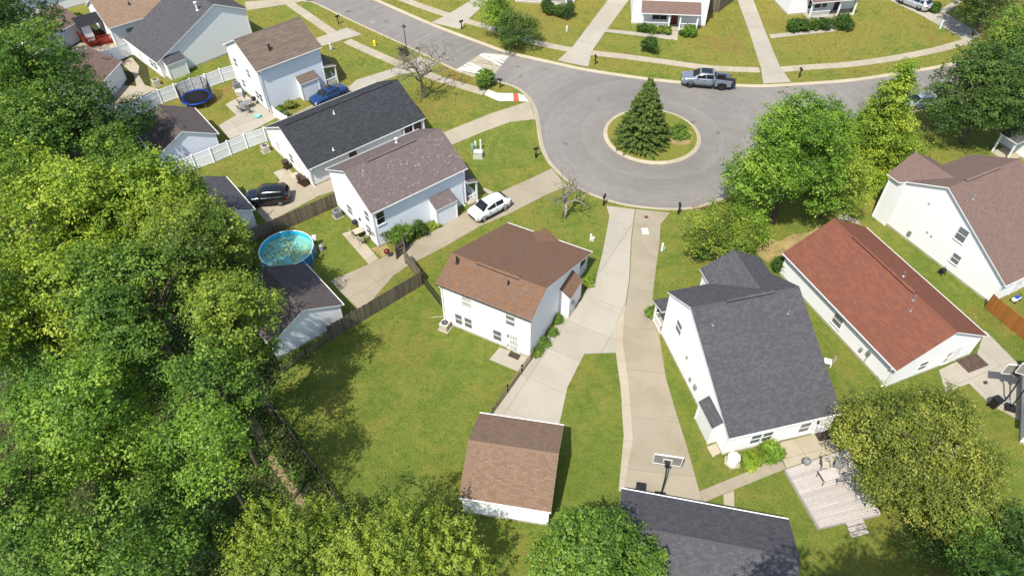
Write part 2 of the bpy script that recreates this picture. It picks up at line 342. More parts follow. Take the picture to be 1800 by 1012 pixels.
# a skirt of subsoil under the whole place, so that the road cutting has no open edge
tag(MB().face([(-650, -350, -.3), (650, -350, -.3), (650, 950, -.3), (-650, 950, -.3)]).build('subsoil', M['dirt']), kind='structure')

def kerb(pts, side, step=3.0, name='kerb'):
    """rolled kerb with gutter pan; the road lies on `side` of the line; one child per cast length"""
    root = empty(name, (0, 0, 0), kind='structure'); P = resample(pts, .75); per = 4
    prof = [(-.02, -.25), (-.02, .028), (.14, .030), (.24, -.045), (.44, -.085), (.46, -.25)]
    L = [[p + (q - p) for p, q in zip(P, offs(P, side * d))] for d, z in prof]
    for s in range(0, len(P) - 1, per):
        e = min(s + per, len(P) - 1); mb = MB()
        for i in range(s, e):
            for k in range(len(prof) - 1):
                a, b, c, d = L[k][i], L[k][i + 1], L[k + 1][i + 1], L[k + 1][i]
                if i == s: a = a + (b - a) * .015; d = d + (c - d) * .015
                q = [(*a, prof[k][1]), (*b, prof[k][1]), (*c, prof[k + 1][1]), (*d, prof[k + 1][1])]
                mb.face(q if side < 0 else q[::-1])
        mb.build('kerb_segment', M['kerb'], root)
kerb(near_edge[:-1] + bulb, 1); kerb(far_edge, 1)
# island
IC, IR = (15.68, 66.0), 4.92
isl = [(IC[0] + IR * math.cos(t * math.pi / 32), IC[1] + IR * math.sin(t * math.pi / 32)) for t in range(65)]
kerb(isl, -1)
MB().prism(isl[:-1], -.2, .03, 0).build('island_lawn', M['grass'])['kind'] = 'structure'
MB().prism([(IC[0] + 2.9 + 1.5 * math.cos(t) * (1 + .15 * math.sin(3 * t)), IC[1] - .6 + 1.7 * math.sin(t) * (1 + .12 * math.cos(2 * t))) for t in [k * math.pi / 12 for k in range(24)]], .0, .045).build('island_bed', M['straw'])['kind'] = 'structure'

PAVED = []
def paving(name, poly, mat, ang=0., su=None, sv=None, top=.030, gap=.014, ou=.5, ov=.5, kind='structure'):
    """a polygon cut into cast slabs along two directions; each slab a child object, joints recessed"""
    root = empty(name, (0, 0, 0), kind=kind); PAVED.append(poly)
    sheet('joint_bed', poly, .008, M['joint'], parent=root)
    bm = bmesh.new(); vs = [bm.verts.new((x, y, 0)) for x, y in poly]; f = bm.faces.new(vs); f.normal_update()
    if f.normal.z < 0: bmesh.ops.reverse_faces(bm, faces=[f])
    a = RAD(ang); U = Vector((math.cos(a), math.sin(a), 0)); V = Vector((-math.sin(a), math.cos(a), 0)); c0 = Vector((*poly[0], 0))
    for D, st, o in ((U, su, ou), (V, sv, ov)):
        if not st: continue
        pr = [(v.co - c0) @ D for v in bm.verts] if False else [(v.co - c0).dot(D) for v in bm.verts]
        lo, hi = min(pr), max(pr); k = math.floor(lo / st)
        while k * st < hi:
            t = (k + o) * st
            if lo + .25 < t < hi - .25: bmesh.ops.bisect_plane(bm, geom=bm.verts[:] + bm.edges[:] + bm.faces[:], plane_co=c0 + D * t, plane_no=D, dist=1e-4)
            k += 1
    for f in list(bm.faces):
        if f.calc_area() < .05: continue
        pts = [v.co.to_2d() for v in f.verts]
        ar = sum(pts[i - 1].cross(pts[i]) for i in range(len(pts)));
        if ar < 0: pts = pts[::-1]
        n = len(pts); ins = []
        for i in range(n):
            p0, p1, p2 = pts[i - 1], pts[i], pts[(i + 1) % n]; d1 = (p1 - p0).normalized(); d2 = (p2 - p1).normalized()
            n1 = Vector((-d1.y, d1.x)); n2 = Vector((-d2.y, d2.x)); m = (n1 + n2); L = m.length
            ins.append(p1 + (m / L) * min(gap / max(L / 2, .3), .05) if L > 1e-3 else p1)
        zt = top + random.uniform(-.004, .004)
        MB().prism([tuple(p) for p in ins], .0, zt).build('slab', mat, root)
    bm.free(); return root
def walkway(name, pts, wdt, mat, step=1.5, top=.028):
    root = empty(name, (0, 0, 0), kind='structure'); P = resample(pts, step); A = offs(P, wdt / 2); B = offs(P, -wdt / 2); PAVED.append([tuple(p) for p in A] + [tuple(p) for p in B[::-1]])
    sheet('joint_bed', [tuple(p) for p in A] + [tuple(p) for p in B[::-1]], .008, M['joint'], parent=root)
    for i in range(len(P) - 1):
        g = .012 / max(.1, (P[i + 1] - P[i]).length)
        q = [B[i].lerp(B[i + 1], g), B[i + 1].lerp(B[i], g), A[i + 1].lerp(A[i], g), A[i].lerp(A[i + 1], g)]
        MB().prism([tuple(p) for p in q], .0, top + random.uniform(-.004, .004)).build('slab', mat, root)
    return root
random.seed(3)
# pavements along the street
walkway('pavement', smooth_poly([(-36.01, 105.07), (-31.44, 99.46), (-27.45, 94.77), (-23.89, 90.54)], 4), 1.35, M['conc_walk'])
walkway('pavement', smooth_poly([(-21.55, 88.27), (-17.73, 84.99), (-13.80, 81.86)], 4), 1.3, M['conc_walk'])
walkway('pavement', smooth_poly([(-11.21, 80.12), (-8.47, 78.16), (-5.61, 76.52), (-3.03, 75.05)], 4), 1.3, M['conc_walk'])
paving('kerb_ramp', [(-3.09, 74.55), (-2.63, 75.75), (-1.53, 74.90), (0.37, 74.80), (0.43, 73.10), (-1.38, 73.14)], M['conc_new'], 0, None)
paving('tactile_paving', [(0.41, 74.80), (0.92, 74.79), (1.03, 73.03), (0.46, 73.04)], M['tactile'], 0, None, top=.034)
paving('kerb_ramp', [(0.95, 74.79), (1.66, 74.33), (2.23, 72.95), (1.06, 73.03)], M['conc_new'], 0, None)
walkway('pavement', smooth_poly([(-17.00, 101.92), (-15.46, 100.57), (-12.12, 97.94), (-8.34, 95.21)], 4), 1.3, M['conc_walk'])
walkway('pavement', smooth_poly([(-6.06, 93.62), (-3.51, 92.06), (-0.03, 89.71), (3.33, 87.28), (7.91, 85.20)], 4), 1.25, M['conc_walk'])
walkway('pavement', smooth_poly([(10.35, 84.41), (14.13, 83.45), (19.01, 82.05), (25.12, 80.23), (31.01, 79.63)], 4), 1.25, M['conc_walk'])
walkway('pavement', smooth_poly([(33.78, 79.71), (37.91, 80.25), (42.70, 80.79), (48.57, 82.16), (54.57, 84.09), (60.15, 86.54)], 4), 1.25, M['conc_walk'])
# driveways across the street
paving('driveway', [(-10.73, 93.22), (-6.73, 91.14), (-5.75, 93.78), (-3.49, 98.64), (-2.38, 101.02), (-4.69, 101.07), (-8.60, 95.56)], M['conc'], 52, 4.2, None)
paving('driveway', [(6.07, 82.45), (9.84, 80.82), (10.68, 84.85), (12.98, 90.23), (17.94, 101.11), (14.90, 101.18), (12.29, 95.27), (8.27, 86.10)], M['conc'], 62, 4.0, None)
paving('garden_path', [(12.81, 89.99), (22.15, 87.42), (22.70, 90.18), (21.86, 90.69), (21.50, 88.93), (13.11, 90.72)], M['conc'], -7, 1.6, None)
paving('driveway', [(30.68, 76.41), (34.13, 76.67), (33.74, 80.34), (34.25, 88.97), (35.05, 99.78), (32.77, 99.83), (32.06, 89.02), (31.30, 80.25)], M['conc'], 98, 4.0, None)
paving('garden_path', [(34.58, 88.81), (42.94, 90.07), (43.56, 92.53), (44.27, 93.02), (44.07, 89.56), (34.52, 87.71)], M['conc'], 4, 1.6, None)
paving('driveway', [(59.86, 86.24), (62.57, 88.05), (58.70, 100.16), (53.41, 100.28), (56.91, 93.76)], M['conc'], 128, 4.0, None)
paving('garden_path', [(59.29, 94.74), (65.03, 99.64), (66.25, 99.61), (59.71, 93.70)], M['conc_walk'], 40, 1.6, None)
# driveways on the near side
paving('driveway', [(-25.83, 88.99), (-22.19, 91.97), (-19.75, 89.97), (-22.33, 88.44), (-24.60, 86.79)], M['conc'], 30, 3.2, None)
paving('driveway', [(-38.15, 100.17), (-32.21, 101.15), (-27.64, 101.04), (-32.18, 99.12), (-37.22, 97.43)], M['conc_walk'], 10, 3.0, None)
paving('driveway', [(-25.49, 70.45), (-22.60, 73.29), (-19.33, 77.05), (-18.88, 78.23), (-14.23, 81.16), (-11.52, 83.83), (-9.21, 82.05), (-10.94, 80.26), (-13.49, 79.48), (-15.51, 78.03), (-20.14, 74.74)], M['conc'], 38, 3.4, None)
paving('driveway', [(2.30, 73.07), (2.86, 69.23), (-0.00, 68.71), (-3.00, 66.84), (-6.25, 64.51), (-9.58, 61.86), (-11.81, 59.91), (-19.42, 55.80), (-23.65, 51.79), (-25.12, 53.51), (-24.35, 56.79), (-23.49, 60.10), (-20.63, 57.66), (-18.89, 58.39), (-12.78, 63.36), (-7.14, 67.03), (-2.29, 70.49)], M['conc_walk'], 36, 4.3, None)
paving('side_pad', [(-24.88, 59.93), (-23.47, 60.59), (-21.18, 57.20), (-23.38, 59.61), (-24.35, 56.79), (-23.33, 57.99)], M['conc'], 36, None) if False else paving('side_pad', [(-24.92, 59.83), (-23.55, 60.69), (-22.45, 59.11), (-23.33, 57.70)], M['conc'], 50, 1.6, None)
paving('driveway', [(4.31, 60.03), (5.68, 56.95), (3.53, 55.61), (-0.20, 52.77), (-2.95, 51.05), (-6.08, 48.30), (-8.67, 46.28), (-9.69, 45.48), (-11.02, 47.29), (-9.56, 48.51), (-6.98, 50.79), (-3.85, 53.69), (-1.51, 55.87), (1.88, 58.23)], M['conc_old'], 40, 4.6, None)
paving('yard_slab', [(-12.20, 46.55), (-10.55, 47.74), (-9.59, 45.55), (-10.61, 44.48), (-12.32, 41.12), (-12.98, 40.21), (-16.23, 43.85), (-13.44, 45.68)], M['conc_old'], 42, 3.6, 4.5)
paving('garden_path', [(-16.16, 50.11), (-15.10, 50.67), (-12.21, 46.63), (-13.05, 45.90)], M['conc_walk'], 130, 1.8, None)
paving('garden_path', [(-3.02, 56.54), (-2.74, 56.90), (-1.45, 55.96), (-1.85, 55.52)], M['conc_walk'], -40, None)
# twin driveways in the centre: the fresh one to the brown garage, the weathered one to the grey garage
paving('driveway', [(9.43, 53.83), (12.17, 53.27), (11.28, 49.06), (10.43, 43.61), (9.81, 40.95), (8.63, 38.25), (8.37, 35.42), (5.79, 35.33), (4.25, 32.11), (3.40, 28.62), (-1.72, 29.47), (-0.61, 31.63), (1.64, 34.98), (4.17, 39.36), (6.01, 41.33), (6.91, 43.31), (7.45, 43.65), (8.48, 47.46), (9.55, 52.28)], M['conc'], 60, 3.4, 3.9, ov=.15)
paving('driveway', [(12.23, 53.27), (15.55, 52.70), (14.34, 50.95), (13.80, 48.16), (12.76, 43.93), (12.15, 41.18), (12.12, 37.04), (12.01, 32.82), (12.24, 29.91), (12.54, 26.97), (12.79, 23.29), (12.88, 22.37), (7.47, 23.18), (8.70, 27.39), (8.98, 32.05), (9.02, 36.59), (9.48, 39.57), (9.86, 40.94), (10.48, 43.61), (11.34, 49.06)], M['conc_old'], 82, 4.4, None)
paving('drive_ribbon', [(8.58, 38.19), (9.80, 40.88), (9.06, 36.59), (9.02, 32.05), (8.74, 27.39), (7.51, 23.18), (7.21, 23.35), (8.07, 27.64), (8.34, 32.05), (8.33, 35.42)], M['conc_walk'], 84, 3.1, None, top=.022)
paving('garden_path', [(12.78, 23.25), (16.51, 24.73), (19.13, 25.96), (19.20, 24.88), (15.24, 23.35), (13.22, 22.53), (12.92, 22.37)], M['conc_old'], 28, 2.2, None)
paving('garden_path', [(14.37, 22.98), (15.19, 23.31), (14.95, 22.10), (14.25, 22.23)], M['conc_walk'], 90, 1.4, None)
paving('patio', [(19.38, 27.03), (23.06, 27.95), (23.43, 26.28), (19.25, 24.92), (19.17, 25.96)], M['conc_walk'], 14, 2.4, 2.6)
paving('step_pad', [(13.97, 26.72), (14.82, 27.04), (14.95, 26.24), (14.25, 25.84)], M['conc_walk'], 14, None)
paving('patio', [(-1.89, 34.85), (-1.07, 36.13), (1.50, 34.98), (0.61, 33.52)], M['conc'], -24, None)
paving('patio', [(33.62, 33.38), (35.30, 34.15), (37.34, 34.93), (39.15, 37.41), (40.31, 33.30), (40.52, 31.12), (38.68, 27.62), (36.16, 30.03), (35.39, 32.04), (33.22, 31.21)], M['conc'], 22, 3.2, 3.2)
paving('patio', [(-33.10, 68.62), (-31.64, 70.68), (-33.53, 73.00), (-31.81, 75.22), (-26.69, 70.24), (-29.16, 67.31), (-31.09, 65.91)], M['conc'], 38, 3.0, 3.0)
paving('yard_slab', [(-49.48, 82.86), (-48.68, 84.44), (-46.89, 82.10), (-46.38, 80.27), (-44.56, 77.54), (-42.71, 76.59), (-44.99, 73.96), (-46.81, 72.88), (-48.14, 74.77), (-47.43, 77.59), (-45.52, 77.29), (-46.73, 79.87)], M['conc_walk'], 38, 3.2, None)
paving('yard_slab', [(-57.39, 85.96), (-57.22, 88.40), (-52.50, 88.30), (-50.83, 89.52), (-50.03, 86.10), (-53.69, 84.69)], M['conc_walk'], 20, 3.2, None)
paving('garden_path', [(31.28, 51.61), (32.25, 52.35), (33.52, 51.24), (33.51, 50.58), (32.40, 51.17)], M['conc_walk'], 20, None)
# bare or planted ground
sheet('forest_floor', [(-82.38, 107.77), (-49.60, 90.77), (-36.41, 60.32), (-26.91, 49.55), (-23.01, 45.67), (-20.80, 39.47), (-18.30, 34.61), (-18.91, 31.33), (-16.09, 28.26), (-13.65, 24.10), (-11.69, 21.77), (-12.18, 16.01), (-13.34, 11.58), (-49.68, 11.91), (-99.72, 52.29)], .006, M['litter'])
sheet('dirt_track', smooth_poly([(-20.00, 29.39), (-19.23, 29.38), (-17.62, 26.85), (-15.92, 24.65), (-14.79, 23.43), (-13.77, 21.59), (-14.26, 21.52), (-15.41, 23.35), (-16.66, 24.75), (-18.14, 26.58)], 3, True), .014, M['dirt'])
sheet('flower_bed', [(4.17, 39.33), (4.70, 39.32), (2.27, 34.80), (1.59, 35.04)], .016, M['mulch'])
sheet('flower_bed', [(6.28, 42.28), (6.98, 44.08), (7.46, 44.36), (7.23, 43.51), (6.71, 42.68)], .016, M['mulch'])
sheet('flower_bed', [(-13.12, 48.01), (-11.92, 46.85), (-11.02, 47.29), (-11.82, 48.70)], .016, M['straw'])
sheet('bare_patch', smooth_poly([(22.70, 47.40), (24.22, 48.78), (25.15, 48.45), (26.53, 49.38), (28.10, 49.60), (29.50, 50.47), (30.51, 50.38), (28.62, 49.19), (27.45, 48.11), (26.11, 47.51), (25.20, 46.31), (24.14, 46.47), (23.43, 45.74), (22.86, 46.34)], 4, True), .010, M['straw'])
sheet('flower_bed', [(17.18, 90.14), (21.57, 88.93), (21.89, 90.85), (17.50, 91.44)], .016, M['conc_new'])

# raised speed table with painted chevrons
def speed_table():
    q = [Vector(p) for p in [(-7.04, 80.32), (-3.51, 84.84), (0.09, 84.18), (-2.40, 78.45)]]
    lo = ROAD_Z + .004
    A, B, C, D = q                        # A near-left, B far-left, C far-right, D near-right
    root = empty('speed_table', (0, 0, 0), 0, 'raised speed table with white painted chevrons across the street', 'speed table')
    def P(u, v, z): p = (A.lerp(D, u)).lerp(B.lerp(C, u), v); return (p.x, p.y, z)
    mb = MB(); zt = -.03
    for u0, u1, z0, z1 in ((0, .16, lo, zt), (.16, .84, zt, zt), (.84, 1, zt, lo)): mb.face([P(u0, 0, z0), P(u1, 0, z1), P(u1, 1, z1), P(u0, 1, z0)])
    for u0, u1, z0, z1 in ((0, .16, lo, zt), (.16, .84, zt, zt), (.84, 1, zt, lo)):
        for v in (0, 1): mb.face([P(u0, v, lo - .05), P(u1, v, lo - .05), P(u1, v, z1), P(u0, v, z0)])
    mb.build('table_top', M['conc_walk'], root)
    zf = lambda u: (lo + (zt - lo) * min(1, u / .16, (1 - u) / .16)) + .006
    def bar(a, b, wdt):
        """painted bar between two (u, v) points, width in metres"""
        a = Vector(a); b = Vector(b); m = MB(); pa, pb = Vector(P(*a, 0)).to_2d(), Vector(P(*b, 0)).to_2d(); d = (pb - pa).normalized(); n = Vector((-d.y, d.x)) * wdt / 2; N = 12
        for k in range(N):
            q0, q1 = a.lerp(b, k / N), a.lerp(b, (k + 1) / N); p0, p1 = Vector(P(*q0, 0)).to_2d(), Vector(P(*q1, 0)).to_2d(); z0, z1 = zf(q0.x), zf(q1.x)
            m.face([(*(p0 - n), z0), (*(p1 - n), z1), (*(p1 + n), z1), (*(p0 + n), z0)])
        m.build('painted_bar', M['paint'], root)
    for f in (lambda u, v: (u, v), lambda u, v: (1 - u, 1 - v)):
        bar(f(.03, .10), f(.97, .10), .30); bar(f(.03, .46), f(.95, .125), .32); bar(f(.03, .20), f(.56, .185), .24); bar(f(.03, .33), f(.54, .20), .24)
    for v in (.04, .52, .62, .96): bar((.02, v), (.98, v), .012) if False else None
    for v in (.05, .50, .60): 
        m = MB(); 
        for k in range(8): m.face([P(k / 8, v, zf(k / 8) - .002), P((k + 1) / 8, v, zf((k + 1) / 8) - .002), P((k + 1) / 8, v + .014, zf((k + 1) / 8) - .002), P(k / 8, v + .014, zf(k / 8) - .002)])
        m.build('tar_joint', M['black_pl'], root)
speed_table()
def manhole(xy, r, z, label, m):
    root = empty('manhole_cover', (*xy, z), 0, label, 'manhole'); MB().lathe([(0, .012), (r * .8, .012), (r * .82, .006), (r * .88, .006), (r * .9, .012), (r, .010), (r, -.02)], 20).build('lid', m, root)
manhole((13.12, 52.06), .22, .03, 'small round iron cover set in the weathered driveway by the kerb', M['rust'])
manhole((-18.86, 93.73), .35, ROAD_Z, 'dark round cover in the asphalt near the lone kerbside mailbox', M['grey_pl'])
r_ = empty('storm_drain', (*(18.64, 53.42), -.02), RAD(12), 'rust red storm drain inlet let into the kerb', 'drain')
m_ = MB().box((-.75, -.32, -.1), (.75, .32, .035)); m_.build('hood', M['rust'], r_)
for k in range(6): MB().box((-.62 + k * .22, -.36, -.05), (-.50 + k * .22, -.30, .042)).build('grate_bar', M['darkmetal'], r_)

# ---------------------------------------------------------------- houses
TH = .11
class House:
    """gabled house: local x along the ridge, a-slope towards -y, b-slope towards +y"""
    def __init__(s, name, label, hp, wall, roof, cat='house', porch_b=0., a_ext=(0, 0)):
        s.cx, s.cy, s.ang, s.L, s.w1, s.w2, s.z1, s.z2, s.zr, s.oe, s.og = hp
        s.root = empty(name, (s.cx, s.cy, 0), RAD(s.ang), label, cat); s.wm = wall; s.rm = roof; s.porch_b = porch_b
        s.s1 = (s.zr - s.z1) / s.w1; s.s2 = (s.zr - s.z2) / s.w2
        s.ya = -(s.w1 - s.oe); s.yb = s.w2 - s.oe; s.x0 = -(s.L / 2 - s.og); s.x1 = -s.x0
        s.walls(); s.roofs()
    def ztop(s, y): return s.zr - (s.s1 * -y if y < 0 else s.s2 * y)
    def walls(s):
        yb = s.yb - s.porch_b; t = TH + .01
        prof = [(s.ya, 0), (yb, 0), (yb, s.ztop(yb) - t), (0, s.zr - t), (s.ya, s.ztop(s.ya) - t)]; mb = MB()
        zA, zB = prof[4][1], prof[2][1]
        for w, pr in (('1', prof), ('0', prof), ('A', [(s.x0, 0), (s.x1, 0), (s.x1, zA), (s.x0, zA)]), ('B', [(s.x0, 0), (s.x1, 0), (s.x1, zB), (s.x0, zB)])): s.lap(mb, w, pr)
        mb.build('wall', s.wm, s.root)
        fb = MB(); e = .02; fb.box((s.x0 - e, s.ya - e, 0), (s.x1 + e, yb + e, .16)); fb.build('foundation', M['conc_walk'], s.root)
        cb = []
        for x in (s.x0, s.x1):
            for y in (s.ya, yb):
                m = MB().box((x - .05, y - .05, .16), (x + .05, y + .05, s.ztop(y) - t - .02)); m.build('corner_board', M['trim'], s.root)
    def lap(s, mb, w, prof, course=.19, proud=.022):
        """lap siding: every course a board leaning out at its lower edge, with a lip under it"""
        o, t, n = s.frame(w); top = max(z for _, z in prof); z0 = 0.
        def clip(P, zc, keep_above):
            out = []
            for (a, za), (b, zb) in zip(P, P[1:] + P[:1]):
                ia, ib = (za >= zc) == keep_above or za == zc, (zb >= zc) == keep_above or zb == zc
                if ia: out.append((a, za))
                if ia != ib and za != zb: k = (zc - za) / (zb - za); out.append((a + (b - a) * k, zc))
            return out
        while z0 < top - .01:
            z1 = min(z0 + course, top); P = clip(clip(list(prof), z0, True), z1, False)
            if len(P) >= 3:
                q = [(*(o + t * u + n * proud * (z1 - z) / course).to_2d(), z) for u, z in P]; mb.face(q)
                lo = [u for u, z in P if abs(z - z0) < 1e-5]
                if len(lo) >= 2: a, b = min(lo), max(lo); mb.face([(*(o + t * u + n * d).to_2d(), z0) for u, d in ((a, 0), (b, 0), (b, proud), (a, proud))])
            z0 += course
    def slope(s, quad, name='roof_slope', mats=None, parent=None, uvdir=None):
        """quad top: eave0, eave1, ridge1, ridge0"""
        e0, e1, r1, r0 = [Vector(q) for q in quad]; up = ((r0 + r1) / 2 - (e0 + e1) / 2); ax = (e1 - e0).normalized(); n = ax.cross(up).normalized()
        v = n.cross(ax); D = Vector((0, 0, -TH)); mb = MB(); Q = [e0, e1, r1, r0]
        if n.z < 0: Q = Q[::-1]
        mb.face(Q, 0, [((p - e0).dot(ax), (p - e0).dot(v)) for p in Q])
        mb.face([p + D for p in Q[::-1]], 1)
        for i in range(4): a, b = Q[i], Q[(i + 1) % 4]; mb.face([a, a + D, b + D, b], 1)
        return mb.build(name, mats or [s.rm, M['trim']], parent or s.root)
    def roofs(s):
        h = s.L / 2
        s.slope([(-h, -s.w1, s.z1), (h, -s.w1, s.z1), (h, 0, s.zr), (-h, 0, s.zr)])
        s.slope([(h, s.w2, s.z2), (-h, s.w2, s.z2), (-h, 0, s.zr), (h, 0, s.zr)])
        mb = MB(); n = max(8, int(s.L / .32)); 
        for k in range(n):
            xa, xb = -h + s.L * k / n, -h + s.L * (k + .94) / n; q = .012 + .006 * (k % 2)
            for sg, sl in ((-1, s.s1), (1, s.s2)): 
                f = [(xa, 0, s.zr + q), (xb, 0, s.zr + q), (xb, sg * .15, s.zr + q - sl * .15), (xa, sg * .15, s.zr + q - sl * .15)]
                mb.face(f if sg < 0 else f[::-1], 0, [(0, 0), (.3, 0), (.3, .14), (0, .14)])
        mb.build('ridge_cap', s.rm, s.root)
    def gutters(s, sides='ab', spouts=(), gm='trim'):
        for sd in sides:
            y, z = (-s.w1, s.z1) if sd == 'a' else (s.w2, s.z2); d = -1 if sd == 'a' else 1; h = s.L / 2
            mb = MB(); pr = [(0, -.015), (0, -.10), (.06, -.10), (.085, -.02), (.07, -.02), (.055, -.085), (.010, -.085)]
            for k in range(len(pr) - 1):
                (a, b), (c, e) = pr[k], pr[k + 1]; f = [(-h, y + d * (a + .004), z + b), (h, y + d * (a + .004), z + b), (h, y + d * (c + .004), z + e), (-h, y + d * (c + .004), z + e)]; mb.face(f if d < 0 else f[::-1])
            mb.build('gutter', M[gm], s.root)
        for sd, x in spouts:
            y, z = (-s.w1, s.z1) if sd == 'a' else (s.w2, s.z2); yw = s.ya if sd == 'a' else s.yb; d = -1 if sd == 'a' else 1
            MB().tube([(x, y + d * .06, z - .1), (x, y + d * .06, z - .2), (x, yw + d * .07, z - .2 - s.oe), (x, yw + d * .07, .2), (x, yw + d * .35, .08)], .045, 6).build('downspout', M['trim'], s.root)
    def frame(s, w):
        """origin and axes of a wall: along, outward"""
        if w == 'A': return Vector((0, s.ya, 0)), Vector((1, 0, 0)), Vector((0, -1, 0))
        if w == 'B': return Vector((0, s.yb - s.porch_b, 0)), Vector((1, 0, 0)), Vector((0, 1, 0))
        if w == '0': return Vector((s.x0, 0, 0)), Vector((0, 1, 0)), Vector((-1, 0, 0))
        return Vector((s.x1, 0, 0)), Vector((0, 1, 0)), Vector((1, 0, 0))
    def wbox(s, mb, w, a, b, d0, d1, mi=0):
        d1 += .024; d0 += .024 if d0 > 0 else 0
        o, t, n = s.frame(w); i = len(mb.v); p = []
        for dd in (d0, d1):
            for (u, z) in ((a[0], a[1]), (b[0], a[1]), (b[0], b[1]), (a[0], b[1])): q = o + t * u + n * dd; p.append((q.x, q.y, z))
        mb.v += p
        for f in ((0, 1, 2, 3), (7, 6, 5, 4), (0, 4, 5, 1), (1, 5, 6, 2), (2, 6, 7, 3), (3, 7, 4, 0)): mb.f.append([i + k for k in f]); mb.mi.append(mi)
    def window(s, w, p, q, glass='glass', name='window', muntin=0):
        u0, u1 = sorted((p[0], q[0])); z0, z1 = sorted((p[1], q[1])); fr = .045; mb = MB()
        for a, b in (((u0 - fr, z0 - fr), (u0, z1 + fr)), ((u1, z0 - fr), (u1 + fr, z1 + fr)), ((u0, z1), (u1, z1 + fr)), ((u0, z0 - fr), (u1, z0)), ((u0, (z0 + z1) / 2 - .02), (u1, (z0 + z1) / 2 + .02))): s.wbox(mb, w, a, b, .0, .05)
        o = mb.build(name, M['trim'], s.root); zm = (z0 + z1) / 2
        for a, b, gl in (((u0, z0), (u1, zm - .02), glass), ((u0, zm + .02), (u1, z1), glass)):
            m = MB(); s.wbox(m, w, (a[0] + .002, a[1] + .002), (b[0] - .002, b[1] - .002), .008, .026); m.build('pane', M[gl], o)
            m = MB(); s.wbox(m, w, (a[0] + .04, b[1] - (b[1] - a[1]) * .38), (b[0] - .04, b[1] - .03), .0268, .029); m.build('blind', M['blind'], o) if gl == 'glass' and muntin == 2 else None
        for k in range(muntin if muntin < 2 else 0): 
            m = MB(); s.wbox(m, w, ((u0 + u1) / 2 - .012, z0), ((u0 + u1) / 2 + .012, z1), .03, .04); m.build('muntin', M['trim'], o)
        m = MB(); s.wbox(m, w, (u0 - .09, z0 - fr - .04), (u1 + .09, z0 - fr), 0, .09); m.build('sill', M['trim'], o)
        return o
    def door(s, w, u, wd=.92, h=2.03, m='door_white', z0=.1, bars=False):
        mb = MB(); fr = .07
        for a, b in (((u - wd / 2 - fr, z0), (u - wd / 2, z0 + h + fr)), ((u + wd / 2, z0), (u + wd / 2 + fr, z0 + h + fr)), ((u - wd / 2, z0 + h), (u + wd / 2, z0 + h + fr))): s.wbox(mb, w, a, b, 0, .05)
        fo = mb.build('door_frame', M['trim'], s.root); mb = MB(); s.wbox(mb, w, (u - wd / 2, z0), (u + wd / 2, z0 + h), .003, .03); o = mb.build('door', M[m], s.root)
        if bars:
            mb = MB(); s.wbox(mb, w, (u - wd / 2 + .12, z0 + .15), (u + wd / 2 - .12, z0 + h - .12), .0305, .034); mb.build('pane', M['blind'], o)
            for k in range(4): mb = MB(); x = u - wd / 2 + .15 + k * (wd - .3) / 3; s.wbox(mb, w, (x - .014, z0 + .15), (x + .014, z0 + h - .12), .035, .05); mb.build('bar', M['trim'], o)
            for z in (.75, 1.4): mb = MB(); s.wbox(mb, w, (u - wd / 2 + .12, z0 + z - .02), (u + wd / 2 - .12, z0 + z + .02), .0345, .052); mb.build('bar', M['trim'], o)
        else:
            for zz in ((.2, .9), (1.05, 1.85)): mb = MB(); s.wbox(mb, w, (u - wd / 2 + .14, z0 + zz[0]), (u + wd / 2 - .14, z0 + zz[1]), .0305, .036); mb.build('panel', M[m], o)
        mb = MB(); s.wbox(mb, w, (u + wd / 2 - .12, z0 + .95), (u + wd / 2 - .06, z0 + 1.05), .031, .08); mb.build('handle', M['steel'], o)
    def garage_door(s, w, u, wd=4.9, h=2.1):
        mb = MB(); s.wbox(mb, w, (u - wd / 2 - .08, .03), (u + wd / 2 + .08, h + .1), 0, .03); fo = mb.build('door_frame', M['trim'], s.root)
        for k in range(4): mb = MB(); s.wbox(mb, w, (u - wd / 2, .05 + k * h / 4), (u + wd / 2, .03 + (k + 1) * h / 4), .0305, .055); mb.build('door_panel', M['door_white'], s.root)
    def bump(s, w, u0, u1, depth, zo, zi, roof=None):
        """shed-roofed bump-out (chimney chase, stair bay)"""
        o, t, n = s.frame(w); P = lambda u, d, z: tuple((o + t * u + n * d).to_2d()) + (z,)
        mb = MB(); a, b = u0, u1
        mb.face([P(a, depth, 0), P(b, depth, 0), P(b, depth, zo), P(a, depth, zo)])
        for u in (a, b): mb.face([P(u, 0, 0), P(u, depth, 0), P(u, depth, zo), P(u, 0, zi)])
        ob = mb.build('bump_out', s.wm, s.root); e = .12; sl = (zi - zo) / depth
        q = [P(a - .08, depth + e, zo - sl * e + .08), P(b + .08, depth + e, zo - sl * e + .08), P(b + .08, .01, zi + .08), P(a - .08, .01, zi + .08)]
        s.slope(q, 'bump_out_roof', parent=s.root)
        for u in (a, b): 
            m = MB(); c0 = P(u, depth, 0); m.box((c0[0] - .05, c0[1] - .05, .02), (c0[0] + .05, c0[1] + .05, zo - .02)); m.build('corner_board', M['trim'], s.root)
